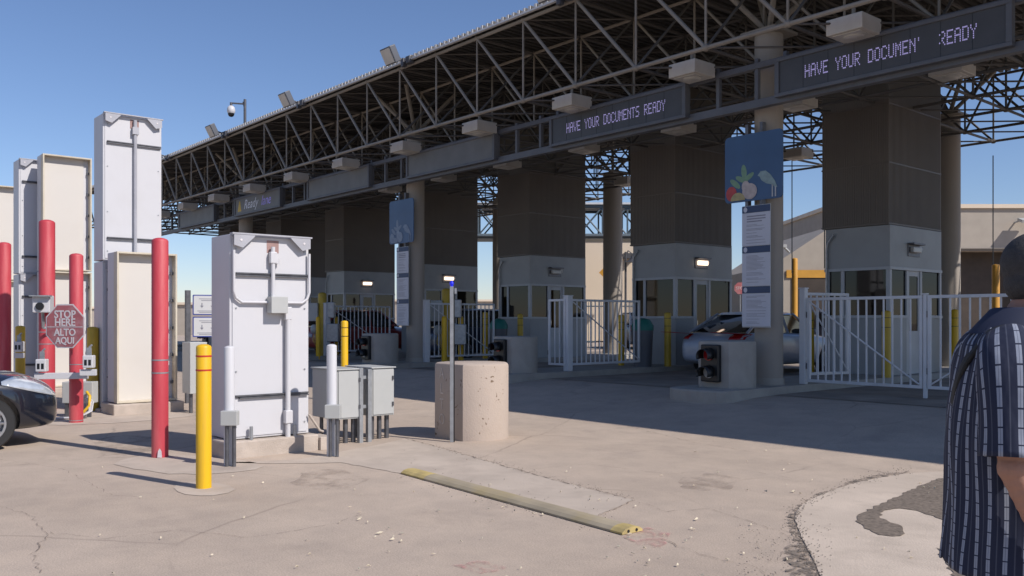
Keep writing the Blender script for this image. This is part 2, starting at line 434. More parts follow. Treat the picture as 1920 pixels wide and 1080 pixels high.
crack([(1186, 938), (1250, 960), (1330, 955), (1470, 1000), (1500, 1020)], .005, 4)
crack([(1240, 1012), (1310, 1040), (1400, 1060), (1470, 1090)], .006, 5)
crack([(760, 822), (885, 857), (1010, 893), (1186, 938)], .012, 6, M['grit'])
crack([(1120, 967), (1186, 940)], .006, 7)
crack([(1000, 880), (1100, 870), (1250, 890), (1380, 880), (1500, 900)], .003, 8)
crack([(0, 862), (120, 880), (210, 930), (310, 935)], .003, 9)
# scattered leaves, chips and pebbles
def litter():
    rnd = random.Random(21); lf = MB(); pb = MB()
    def leaf(p, L, W, a, z=.014):
        d = Vector((math.cos(a), math.sin(a), 0)); s = Vector((-d.y, d.x, 0)); p = Vector((p[0], p[1], z)); up = Vector((0, 0, rnd.uniform(.004, .014)))
        v = [p - d*L, p - d*L*.3 + s*W + up*.5, p + d*L*.4 + s*W*.8 + up, p + d*L + up*.3, p + d*L*.4 - s*W*.8, p - d*L*.3 - s*W]
        lf.add(v + [q - Vector((0, 0, .003)) for q in v], [tuple(range(5, -1, -1)), tuple(range(6, 12))] + [(i, (i+1) % 6, 6+(i+1) % 6, 6+i) for i in range(6)])
    spots = [(720, 1003, 40), (940, 950, 60), (1010, 960, 60), (1160, 1000, 50), (1200, 1050, 90), (1380, 850, 120), (1740, 915, 25), (1330, 1000, 150), (760, 1040, 200), (640, 970, 60), (1500, 930, 60), (1100, 930, 90)]
    for sx, sy, r in spots:
        for _ in range(6):
            px = sx + rnd.gauss(0, r * .5); py = sy + rnd.gauss(0, r * .22)
            if py < 800 or py > 1100: continue
            leaf(P(px, py), rnd.uniform(.008, .024), rnd.uniform(.003, .007), rnd.uniform(0, 6.3))
    for _ in range(60):
        leaf(P(rnd.uniform(100, 1900), rnd.uniform(860, 1090)), rnd.uniform(.006, .016), rnd.uniform(.003, .006), rnd.uniform(0, 6.3))
    def peb(p, r):
        pb.ell((p[0], p[1], .012 + r*.3), (r, r*rnd.uniform(.6, 1), r*.6), 6, 4)
    allp = gpts + [(1165, 1003), (960, 950), (800, 905), (1186, 935), (1010, 890)]
    for i in range(560):
        k = rnd.randrange(len(gpts) - 1); u = rnd.random()
        px = gpts[k][0]*(1-u) + gpts[k+1][0]*u + rnd.gauss(6, 10); py = gpts[k][1]*(1-u) + gpts[k+1][1]*u + rnd.gauss(0, 5)
        peb(P(px, py), rnd.uniform(.002, .007))
    for i in range(240):
        u = rnd.random(); px = 760 + u*410 + rnd.gauss(0, 14); py = 893 + u*108 + abs(rnd.gauss(0, 6)) * rnd.choice((1, -3))
        peb(P(px, py), rnd.uniform(.002, .006))
    for i in range(260):
        u = rnd.random(); px = 800 + u*390; py = 836 + u*102 + rnd.gauss(0, 2.5)
        peb(P(px, py), rnd.uniform(.002, .006))
    for i in range(200):
        peb(P(rnd.uniform(1380, 1560), rnd.uniform(985, 1090)), rnd.uniform(.002, .006))
    tag(lf.build('leaf_litter', mat('dry_leaf', (.62, .54, .40), .8, var=.3, scale=20)), kind='stuff')
    tag(pb.build('pebbles', mat('pebble', (.26, .22, .18), .9, var=.5, scale=30), smooth=50), kind='stuff')
litter()

M['lane'] = mat('shade_darkened_asphalt', (.30, .245, .195), .9, var=.2, scale=1.5, bump=.4, bscale=70, dirt=(.11, .10, .095), dirt_amt=.6, dscale=.8)  # lane asphalt toned darker, so its colour deepens the canopy shade
# ------------------------------------------------------------------ canopy
TF = 11.8; MT = 1.66; NR = 8; MS = 1.52; S0 = 7.43
ZB, ZT = 5.98, 7.62
nlo, nhi = -10, 25
rows = [TF + MT * j for j in range(NR)]
cols = [-(S0 + MS * n) for n in range(nlo, nhi + 1)]
canopy = thing('canopy', 'long steel space frame canopy spanning over all the inspection lanes', 'canopy', (0, 0, 0))
for j, y in enumerate(rows):
    b = MB(); rr = .034 if j == 0 else .028
    b.bar((cols[0], y, ZT), (cols[-1], y, ZT), rr + .006, 8); b.bar((cols[0], y, ZB), (cols[-1], y, ZB), rr + .004, 8)
    for i, x in enumerate(cols):
        b.bar((x, y, ZB), (x, y, ZT), .023, 6)
        if i: b.bar((cols[i-1], y, ZB), (x, y, ZT), rr, 6) if False else b.bar((x, y, ZT), (cols[i-1], y, ZB), rr, 6)
        b.ell((x, y, ZB), (.07, .07, .06), 8, 6); b.ell((x, y, ZT), (.06, .06, .05), 8, 6)
    b.build('truss', M['truss' if j < 2 else 'truss_shade'], canopy, smooth=40)
for i, x in enumerate(cols):
    b = MB()
    b.bar((x, rows[0], ZT), (x, rows[-1], ZT), .032, 6); b.bar((x, rows[0], ZB), (x, rows[-1], ZB), .030, 6)
    for j in range(NR - 1):
        b.bar((x, rows[j], ZB), (x, rows[j+1], ZT), .027, 6)
        if i: b.bar((x, rows[j], ZT), (cols[i-1], rows[j+1], ZT), .020, 6)
        if i: b.bar((x, rows[j], ZB), (cols[i-1], rows[j+1], ZB), .018, 6)
    b.build('cross_truss', M['truss_shade'], canopy, smooth=40)
# corrugated deck
b = MB(); x0, x1 = cols[-1] - .3, cols[0] + .3; ya, yb = TF - .14, rows[-1] + .14
pp = []; x = x0; z1 = ZT + .085; hh = .075; per = .17
while x < x1:
    pp += [(x, z1), (x + per*.38, z1), (x + per*.5, z1 + hh), (x + per*.88, z1 + hh)]; x += per
n = len(pp)
top = [(p[0], ya, p[1]) for p in pp] + [(p[0], yb, p[1]) for p in pp]
b.add(top, [(i, i+1, n+i+1, n+i) for i in range(n-1)])
o = b.build('roof_deck', M['deck'], canopy)
so_ = o.modifiers.new('s', 'SOLIDIFY'); so_.thickness = .012
# light trims at the front edge: angle strip plus white ends of the corrugations
b = MB(); b.box(x0, x1, ya - .02, ya + .05, ZT + .045, ZT + .082)
x = x0
while x < x1 - per:
    b.box(x + per*.50, x + per*.86, ya - .02, ya - .004, z1 - .004, z1 + hh - .004); x += per
b.build('edge_trim', M['decktop'], canopy)
# sign beam (two rails with posts) behind the front edge
TS = 12.88
b = MB(); b.box(x0, x1, TS + .02, TS + .16, 5.13, 5.27); b.box(x0, x1, TS + .03, TS + .15, 5.80, 5.90)
for k in range(-1, 6):
    s = 4.65 + 5.5 * k
    for ds in (.1, 3.55, 4.1, 4.9):
        b.box(-(s+ds) - .035, -(s+ds) + .035, TS + .05, TS + .13, 5.27, 5.98)
b.build('sign_beam', M['beam'], canopy, bevel=.006)

FONT5 = {'H': ['10001','10001','10001','11111','10001','10001','10001'], 'A': ['01110','10001','10001','11111','10001','10001','10001'],
 'V': ['10001','10001','10001','10001','01010','01010','00100'], 'E': ['11111','10000','10000','11110','10000','10000','11111'],
 'Y': ['10001','10001','01010','00100','00100','00100','00100'], 'O': ['01110','10001','10001','10001','10001','10001','01110'],
 'U': ['10001','10001','10001','10001','10001','10001','01110'], 'R': ['11110','10001','10001','11110','10100','10010','10001'],
 'D': ['11110','10001','10001','10001','10001','10001','11110'], 'C': ['01110','10001','10000','10000','10000','10001','01110'],
 'M': ['10001','11011','10101','10101','10001','10001','10001'], 'N': ['10001','11001','10101','10011','10001','10001','10001'],
 'T': ['11111','00100','00100','00100','00100','00100','00100'], 'S': ['01111','10000','10000','01110','00001','00001','11110'],
 "'": ['01000','01000','00000','00000','00000','00000','00000'], ' ': ['00000']*7,
 '{': ['00110','10001','00001','00110','00100','10010','00001']}
lab = ['large dark led board reading HAVE YOUR DOCUMENTS READY with dead gap, nearest the camera',
       'dark led board reading HAVE YOUR DOCUMENTS READY in full, second from the right',
       'blank grey sign panel on the canopy beam just left of the lit led board',
       'blank grey sign panel between the Ready lane sign and another blank panel',
       'grey blue sign reading Ready lane under the canopy',
       'blank dark sign panel left of the Ready lane sign, farthest left on the beam']
for k in range(6):
    s0 = 4.65 + 5.5 * k; s1 = s0 + 3.65
    nm = 'led_sign' if k < 2 else ('lane_sign' if k == 4 else 'blank_sign')
    t = thing(nm, lab[k], 'sign', (-s1, TS, 5.2), 0, 'signs hung along the canopy beam')
    W = 3.65
    fr = MB(); fr.box(0, W, -.10, .015, 0, .06); fr.box(0, W, -.10, .015, .58, .64); fr.box(0, .08, -.10, .015, .06, .58); fr.box(W-.08, W, -.10, .015, .06, .58)
    fr.build('frame', M['beam'], t, bevel=.006)
    mt = M['panel'] if k < 2 else M['panelg']
    MB().box(.08, W-.08, -.075, .01, .06, .58).build('face', mt, t)
    if k < 2:
        txt = "HAVE YOUR DOCUMEN'  {EADY" if k == 0 else "HAVE YOUR DOCUMENTS READY"
        px_, pz = .01775, .030; xa = 1.12 - (.57 if k == 0 else .60); led = MB()
        for ci, ch in enumerate(txt):
            for r_, line in enumerate(FONT5[ch]):
                for c_, v in enumerate(line):
                    if v == '1':
                        x = xa + (ci*6 + c_) * px_; z = .42 - r_ * pz
                        led.box(x, x + .0125, -.079, -.0755, z - .020, z)
        led.build('lettering', M['led'], t)
        md = MB()
        for q in range(1, 8): md.box(.08 + q*(W-.16)/8 - .004, .08 + q*(W-.16)/8 + .004, -.0775, -.0752, .062, .578)
        md.build('module_seam', M['black'], t)
    if k == 4:
        tb = MB().text('Ready', (1.35, -.0755, .33), (1, 0, 0), (0, 0, 1), .46, .35, 1.0); tb.build('lettering', mat('pale_letter', (.62, .64, .72), .5), t)
        tb = MB().text('lane', (2.55, -.0755, .33), (1, 0, 0), (0, 0, 1), .46, .35, 1.0); tb.build('lettering', mat('violet_letter', (.36, .30, .85), .5), t)
        tb = MB().plate([(0, 0), (.3, 0), (.2, .36), (.12, .36)], (.28, -.0755, .14), (1, 0, 0), (0, 0, 1), .003); tb.build('emblem', M['yellowd'], t)

# canopy lights
def make_light():
    t = thing('canopy_light', 'x', 'light fixture', (0, 0, 0), 0, 'box lights hung under the canopy')
    h = MB(); h.box(-.29, .29, -.29, .29, 0, .24); h.build('housing', M['cream2'], t, bevel=.012)
    h = MB(); h.box(-.22, .22, -.22, .22, -.012, .0); h.ell((0, 0, -.01), (.16, .16, .03), 14, 8); h.build('lens', M['lens'], t, smooth=30)
    h = MB(); h.bar((0, 0, .24), (0, 0, .42), .03, 8); h.build('stem', M['truss'], t)
    return t
M['cream2'] = mat('light_housing', (.50, .47, .42), .5, var=.06, dirt=(.3, .25, .2), dirt_amt=.4)
lp = make_light(); first = True
ordn = ['nearest', 'second', 'third', 'fourth', 'fifth', 'sixth', 'seventh', 'eighth', 'ninth', 'tenth', 'eleventh', 'twelfth', 'thirteenth']
for ri, (ty, rn) in enumerate(((12.55, 'front row of the canopy'), (15.95, 'middle row of the canopy'), (20.9, 'back row of the canopy'))):
    for n_ in range(0, 12):
        if ri and n_ > 6: continue
        s = 6.78 + 3.04 * n_
        if ri: s += .0
        lb = 'white box light hung in the %s, %s from the right' % (rn, ordn[n_] if n_ else 'first')
        if first: c = lp; lp.location = (-s, ty, 5.80); lp['label'] = lb; first = False
        else: c = dup(lp, (-s, ty, 5.80), 0, lb)

# flood lights on the eave
def make_flood():
    t = thing('floodlight', 'x', 'floodlight', (0, 0, 0), 0, 'floodlights along the roof edge')
    Mx = Matrix.Rotation(R(-62), 3, 'X')
    a = MB(); a.obox((0, -.40, .10), (.44, .40, .18), Mx); a.build('housing', M['beam'], t, bevel=.02)
    a = MB(); a.obox(Vector((0, -.40, .10)) + Mx @ Vector((0, 0, -.095)), (.38, .34, .012), Mx); a.build('lens', M['lens'], t)
    a = MB(); a.bar((0, -.25, .10), (0, 0, .05), .025, 8); a.obox((0, -.02, .0), (.10, .12, .2)); a.obox((.22, 0, .02), (.14, .14, .16)); a.bar((0, -.02, .02), (.2, 0, .02), .015, 6); a.build('bracket', M['dgalv'], t, bevel=.006)
    return t
fl = make_flood()
for i in range(6):
    s = 12.25 + 5.4 * i - (0 if i else 0); lb = '%s floodlight on the canopy roof edge, counted from the right' % (['first', 'second', 'third', 'fourth', 'fifth', 'sixth'][i])
    if i == 0: fl.location = (-s, ya, ZT + .03); fl['label'] = lb
    else: dup(fl, (-s, ya, ZT + .03), 0, lb)

# dome camera mast on roof
xm = SX(457, 11.9)
t = thing('dome_camera_mast', 'white dome security camera hanging from a dark mast on the roof edge', 'security camera', (xm, 11.95, ZT + .1))
a = MB(); a.bar((0, 0, 0), (0, 0, .98), .045, 10); a.obox((0, 0, .03), (.2, .2, .06)); a.build('mast', M['dgalv'], t, smooth=40)
av = Vector((-RT[0], -RT[1], 0))
a = MB(); a.bar((0, 0, .83), av * .48 + Vector((0, 0, .86)), .028, 8); a.bar((0, 0, .60), av*.06 + Vector((0, 0, .9)), .02, 8); a.bar(av*.45 + Vector((0, 0, .88)), av*.45 + Vector((0, 0, .74)), .04, 8); a.build('arm', M['dgalv'], t, smooth=40)
a = MB(); a.lathe(av*.45 + Vector((0, 0, .52)), [(.10, 0), (.125, .04), (.13, .12), (.11, .2), (.06, .25)], 20); dm = a.build('camera_housing', M['white'], t, smooth=50)
a = MB(); a.lathe(av*.45 + Vector((0, 0, .41)), [(.02, 0), (.07, .02), (.1, .07), (.105, .112)], 20); a.build('dome', M['black'], dm, smooth=60)

# ------------------------------------------------------------------ islands, columns, booths
SP = 5.5
NI = 7
ZI = .38
for k in range(-1, NI):
    sA = 8.38 + SP*k; wI = 1.55
    poly = [(-sA, 24.5), (-sA, 11.75)]
    for q in range(0, 9):
        a_ = math.pi * q / 8; poly.append((-sA - .62 + .62*math.cos(a_), 11.75 - .28*math.sin(a_)))
    poly += [(-sA - 1.24, 13.2), (-sA - wI, 14.0), (-sA - wI, 24.5)]
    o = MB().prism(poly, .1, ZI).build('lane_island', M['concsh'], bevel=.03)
    tag(o, kind='structure')

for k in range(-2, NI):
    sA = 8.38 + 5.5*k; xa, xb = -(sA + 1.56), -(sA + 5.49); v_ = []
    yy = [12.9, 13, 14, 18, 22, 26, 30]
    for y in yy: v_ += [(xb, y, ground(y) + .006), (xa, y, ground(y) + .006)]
    tag(MB().add(v_, [(2*i, 2*i+1, 2*i+3, 2*i+2) for i in range(6)]).build('lane_shade_sheet', M['lane']), kind='structure')  # lane sheet added over the ground, canopy shade painted into its colour
def rounded_rect(w_, h_, r, n=5):
    out = []
    for cx, cy, a0 in ((w_-r, h_-r, 0), (r, h_-r, 90), (r, r, 180), (w_-r, r, 270)):
        for i in range(n+1):
            a_ = R(a0 + 90*i/n); out.append((cx + r*math.cos(a_), cy + r*math.sin(a_)))
    return out
def ellipse2(cx, cy, rx, ry, n=20, a0=0, rot=0):
    out = []
    for i in range(n):
        a_ = 2*math.pi*i/n; x = rx*math.cos(a_); y = ry*math.sin(a_); out.append((cx + x*math.cos(rot) - y*math.sin(rot), cy + x*math.sin(rot) + y*math.cos(rot)))
    return out

def make_barrel(loc, label, signal=True):
    t = thing('concrete_barrier', label, 'barrier', loc, 0, 'concrete nose barriers on the lane islands')
    W, D = .60, .98; H = .78 if signal else .96
    def outline(o):
        # round drum with one flat face cut towards the traffic
        Rr = .475 - o; cy = .37; h_ = math.asin((cy - o) / Rr); poly = []
        for i in range(41):
            a_ = -h_ + (math.pi + 2*h_) * i / 40; poly.append((-.30 + Rr*math.cos(a_), cy + Rr*math.sin(a_)))
        return poly
    rings = []
    for z, o_ in ((0, 0), (.02, 0), (H - .035, 0), (H - .012, .010), (H, .03)):
        rings.append([(x, y, z) for x, y in outline(o_)])
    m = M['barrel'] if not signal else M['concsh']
    b = MB().loft(rings); b.build('body', m, t, smooth=35)
    if signal:
        a = MB(); a.box(-.50, -.14, -.10, -.003, .10, .72); hs = a.build('signal_housing', M['black'], t, bevel=.02)
        for z in (.26, .55):
            c = MB(); c.lathe((0, 0, 0), [(.115, 0), (.12, .10)], 18)
            c = MB()
            n_ = 18; r_ = .12
            vs_ = []
            for i in range(n_):
                a_ = math.pi * (-.15 + 1.3*i/(n_-1)); vs_.append((-.32 + r_*math.cos(a_), -.11, z + r_*math.sin(a_)))
            for i in range(n_):
                a_ = math.pi * (-.15 + 1.3*i/(n_-1)); vs_.append((-.32 + r_*math.cos(a_), -.30, z + r_*math.sin(a_) - .02))
            c.add(vs_, [(i, i+1, n_+i+1, n_+i) for i in range(n_-1)]); h = c.build('hood', M['black'], t, smooth=60)
            sm = h.modifiers.new('s', 'SOLIDIFY'); sm.thickness = .008
            c = MB(); c.bar((-.32, -.101, z), (-.32, -.125, z), .095, 20); c.build('lens', M['redlens'] if z > .4 else M['lens'], t, smooth=40)
    return t

def barrelmat():
    m = mat('pitted_concrete', (.46, .375, .31), .95, var=.08, scale=3, bump=.4, bscale=50, dirt=(.34, .27, .21), dirt_amt=.45, dscale=3)
    n = m.node_tree; b = n.nodes['Principled BSDF']; L = n.links.new
    old = b.inputs['Base Color'].links[0].from_socket
    tc = n.nodes.new('ShaderNodeTexCoord')
    nz = n.nodes.new('ShaderNodeTexNoise'); nz.inputs['Scale'].default_value = 6; L(tc.outputs['Object'], nz.inputs[0])
    mxv = n.nodes.new('ShaderNodeMixRGB'); mxv.inputs[0].default_value = .25; L(tc.outputs['Object'], mxv.inputs[1]); L(nz.outputs[1], mxv.inputs[2])
    vo = n.nodes.new('ShaderNodeTexVoronoi'); vo.inputs['Scale'].default_value = 17; L(mxv.outputs[0], vo.inputs[0])
    nf = n.nodes.new('ShaderNodeTexNoise'); nf.inputs['Scale'].default_value = 5; L(tc.outputs['Object'], nf.inputs[0])
    ad = n.nodes.new('ShaderNodeMath'); ad.operation = 'MULTIPLY_ADD'; ad.inputs[1].default_value = -.9; L(nf.outputs[0], ad.inputs[0]); L(vo.outputs[0], ad.inputs[2])
    rp = n.nodes.new('ShaderNodeValToRGB'); rp.color_ramp.elements[0].position = 0; rp.color_ramp.elements[0].color = (1, 1, 1, 1)
    a2 = n.nodes.new('ShaderNodeMath'); a2.operation = 'ADD'; a2.inputs[1].default_value = .42; L(ad.outputs[0], a2.inputs[0])
    rp.color_ramp.elements[1].position = .09; rp.color_ramp.elements[1].color = (0, 0, 0, 1); L(a2.outputs[0], rp.inputs[0])
    mx = n.nodes.new('ShaderNodeMixRGB'); L(rp.outputs[0], mx.inputs[0]); L(old, mx.inputs[1]); mx.inputs[2].default_value = (.16, .11, .07, 1)
    L(mx.outputs[0], b.inputs['Base Color']); return m
M['barrel'] = barrelmat()
bt = make_barrel((Q(868, 10.9).x, Q(868, 10.9).y, 0), 'sunlit pitted concrete barrier with vertical ALTO lettering, standing alone on the asphalt', False)
a = MB()
for i, ch in enumerate('ALTO'):
    a.text(ch, (-.44, -.003, .82 - .195*i), (1, 0, 0), (0, 0, 1), .20, 0, .75, th=.003)
a.build('lettering', mat('stencil_paint', (.55, .49, .44), .8, var=.25, scale=30), bt)
names_b = ['grey concrete barrier with two-lamp signal, before the tall poster column on the right',
           'grey concrete barrier with signal, before the open gate in the middle', 'grey concrete barrier in shade below the smaller blue poster',
           'shaded concrete barrier behind the grey utility boxes', 'fourth shaded concrete barrier, hidden deep on the left', 'fifth shaded concrete barrier on the left', 'last shaded concrete barrier at the far left']
for k in range(0, 5):
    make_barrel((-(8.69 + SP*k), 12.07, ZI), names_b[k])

# columns
def column(x, y, r, z0, z1, label):
    t = thing('concrete_column', label, 'column', (x, y, z0))
    MB().lathe((0, 0, 0), [(r, 0), (r, z1 - z0 - .3), (r, z1 - z0)], 28).build('shaft', M['colm'], t, smooth=40)
    a = MB(); a.lathe((0, 0, 0), [(r + .02, 0), (r + .02, .12)], 28)
    a.build('base_ring', M['concsh'], t, smooth=40)
    a = MB(); a.box(-.35, .35, -.35, .35, z1 - z0, z1 - z0 + .05)
    for dx, dy in ((1, 1), (1, -1), (-1, 1), (-1, -1)): a.bar((0, 0, z1 - z0 + .05), (dx*.75, dy*.8, ZT - z0), .05, 8)
    a.build('cap_struts', M['truss'], t, smooth=40)
    return t
M['colm'] = mat('column_concrete', (.34, .30, .255), .85, var=.08, scale=2, bump=.2, dirt=(.22, .19, .16), dirt_amt=.4, streak=True)
column(-8.85, 13.46, .245, ZI, 6.5, 'round concrete column carrying the larger blue poster at right')
column(-19.85, 13.46, .245, ZI, 6.5, 'round concrete column carrying the smaller blue poster')
column(-30.85, 13.46, .245, ZI, 6.5, 'round front column at the far left under the canopy')
column(-9.5, 22.2, .25, ZI, 6.5, 'round rear column right of the nearest booth, partly sunlit')
column(-27.6, 22.9, .34, ZI, 6.3, 'thick sunlit rear column between the third and fourth booths')
column(-20.75, 22.2, .33, ZI, 6.5, 'dark rear column between the second and third booths')
column(-36.5, 22.2, .25, ZI, 6.5, 'rear column at the far left behind the booths')

# posters on columns
def poster(k, small):
    s_l, s_r = (9.50, 8.33) if k == 0 else (20.55, 19.38)
    y = 13.08
    t = thing('poster_board', 'large blue poster with food and parrot over a right column' if k == 0 else 'blue poster with pale produce silhouettes on the middle column', 'poster', (-s_l, y, 3.58), 0, 'blue posters on the columns')
    W, H = s_l - s_r, 1.17
    MB().plate(rounded_rect(W, H, .08), (0, .02, 0), (1, 0, 0), (0, 0, 1), .02).build('board', M['pblue'], t)
    o = (0, -.0005, 0); rt = (1, 0, 0); up = (0, 0, 1)
    def art(nm, polys, m):
        a = MB()
        for i_, p in enumerate(polys): a.plate(p, (0, o[1] - .0006*i_, 0), rt, up, .002)
        a.build(nm, m, t)
    c = (lambda n_, col, pale: mat(n_, pale if k else col, .5, var=.15, scale=12))
    P1 = (.17, .22, .30)
    leafm = c('leaf_print', (.16, .27, .17), P1); art('leaf_art', [ellipse2(.40, .52, .055, .13, rot=.1), ellipse2(.33, .40, .045, .11, rot=1.1), ellipse2(.50, .42, .045, .12, rot=-1.0), ellipse2(.22, .33, .05, .13, rot=.9), ellipse2(.45, .32, .04, .1, rot=.3)], leafm)
    o = (0, -.004, 0)
    art('fruit_art', [ellipse2(.14, .16, .11, .13)], c('fruit_red_print', (.40, .05, .05), P1))
    o = (0, -.0075, 0)
    art('onion_art', [ellipse2(.52, .17, .15, .14), ellipse2(.44, .26, .08, .1)], c('onion_print', (.42, .36, .34), (.20, .25, .33)))
    o = (0, -.011, 0)
    art('melon_art', [[(.14, .03)] + [(.28 + .15*math.cos(math.pi*(1 - i/10)), .03 + .14*math.sin(math.pi*(1 - i/10))) for i in range(11)]], c('melon_print', (.36, .30, .14), P1))
    o = (0, -.0045, 0)
    art('bird_art', [[(.68, .42), (.74, .49), (.84, .49), (.93, .42), (1.02, .30), (1.07, .18), (1.02, .19), (.96, .24), (.85, .27), (.76, .33), (.72, .40)]], c('bird_print', (.22, .30, .30), P1))
    art('bird_legs', [[(.96, .03), (.985, .03), (.985, .24), (.96, .24)], [(1.02, .03), (1.045, .03), (1.045, .20), (1.02, .20)]], c('bird_leg_print', (.4, .4, .4), P1))
    a = MB()
    a.box(W*.35, W*.40, .02, .12, -.1, H*1.15); a.box(W*.6, W*.65, .02, .12, -.1, H*1.15); a.build('bracket', M['dgalv'], t)
    # three notices below
    t2 = thing('notice_board', 'tall white notices with three navy headers under the large blue poster' if k == 0 else 'tall white notices with navy headers under the pale middle poster', 'notice board', (-(s_l - .36), y, 1.38 if k == 0 else 1.36), 0, 'white notices hung on the columns')
    W2 = .56
    MB().box(0, W2, .012, .03, 0, 2.12).build('backing', M['boothf'], t2)
    for i in range(3):
        z0 = .02 + i*.70; s_ = MB(); s_.box(0, W2, .0, .012, z0, z0 + .57); sh = s_.build('sheet', M['paper'], t2)
        h_ = MB(); h_.box(0, W2, .0, .012, z0 + .575, z0 + .69); h_.build('header', M['navy'], t2)
        a = MB(); a.plate(ellipse2(.07, z0 + .632, .038, .045), (0, -.0005, 0), rt, up, .003); a.build('number_disc', M['paper'], t2)
        a = MB(); rnd = random.Random(i + k*7)
        if i == 2:
            for q in range(3): a.box(.10, .10 + rnd.uniform(.30, .38), -.003, -.0005, z0 + .50 - q*.045, z0 + .52 - q*.045)
        zz = z0 + (.36 if i == 2 else .52)
        while zz > z0 + .04:
            a.box(.09, .09 + rnd.uniform(.2, .40), -.003, -.0005, zz, zz + .006); zz -= rnd.choice((.022, .022, .05))
        a.build('print', M['ink'], sh)
poster(0, False); poster(2, True)

# gates
def gate_leaf(L, label, brace=True, flip=False):
    t = thing('barred_gate', label, 'gate', (0, 0, 0), 0, 'white barred lane gates')
    H0, H1 = .12, 1.60
    a = MB(); a.box(0, L, -.022, .022, H1 - .05, H1); a.box(0, L, -.022, .022, H0, H0 + .05); a.box(0, .05, -.022, .022, H0 + .05, H1 - .05); a.box(L - .05, L, -.022, .022, H0 + .05, H1 - .05)
    a.build('frame', M['gate'], t, bevel=.004)
    n_ = int(L / .15)
    for i in range(1, n_):
        x = .05 + (L - .1) * i / n_; MB().box(x - .011, x + .011, -.011, .011, H0 + .05, H1 - .05).build('picket', M['gate'], t)
    if brace:
        p0, p1 = ((.05, H1 - .07), (L - .05, H0 + .07)) if not flip else ((L - .05, H1 - .07), (.05, H0 + .07))
        a = MB(); a.bar((p0[0], -.028, p0[1]), (p1[0], -.028, p1[1]), .014, 8); a.build('brace', M['gate'], t, smooth=40)
    a = MB(); a.box(-.012, .0, -.03, .03, .35, .45); a.box(-.012, .0, -.03, .03, 1.25, 1.35); a.build('hinge', M['dgalv'], t)
    return t
def gate_post(x, y, label, z=ZI, h=1.68, r=.055):
    t = thing('gate_post', label, 'post', (x, y, z), 0, 'square white gate posts')
    a = MB(); a.box(-r, r, -r, r, 0, h); a.build('post', M['gate'], t, bevel=.008)
    a = MB(); a.box(-r - .01, r + .01, -r - .01, r + .01, h, h + .02); a.build('cap', M['gate'], t); return t
gate_post(-8.50, 14.0, 'white gate post beside the large poster column')
g0 = gate_leaf(2.02, 'closed barred gate with long diagonal brace right of the poster column'); g0.location = (-8.42, 14.0, .30)
gate_post(-6.36, 14.0, 'slim white post where the two closed gate leaves meet', .27, 1.64, .028)
g1 = gate_leaf(2.15, 'closed barred gate leaf running behind the man in the striped shirt', flip=True); g1.location = (-6.32, 14.0, .30)
g2 = gate_leaf(1.1, 'short barred gate leaf swung open behind the poster column'); g2.location = (-8.58, 14.1, .40); g2.rotation_euler = (0, 0, R(75))
for k, l1, l2, l3 in ((1, 'barred gate swung open in the middle, seen behind its wide post', 'wide white gate post of the middle open gate', 'narrow folded gate leaf left of the middle gate post'),
                  (2, 'barred gate swung open behind the blue-topped post', 'white gate post beside the smaller poster column', None),
                  (3, 'barred gate swung open in deep shade at left', 'white gate post in deep shade at left', None)):
    x = -(14.08 + SP*(k-1)); gate_post(x, 13.62, l2, ZI, 1.66, .075)
    g = gate_leaf(2.3, l1); g.location = (x, 13.70, ZI); g.rotation_euler = (0, 0, R(90))
    if l3: g = gate_leaf(.55, l3, False); g.location = (x - .55, 13.55, ZI)

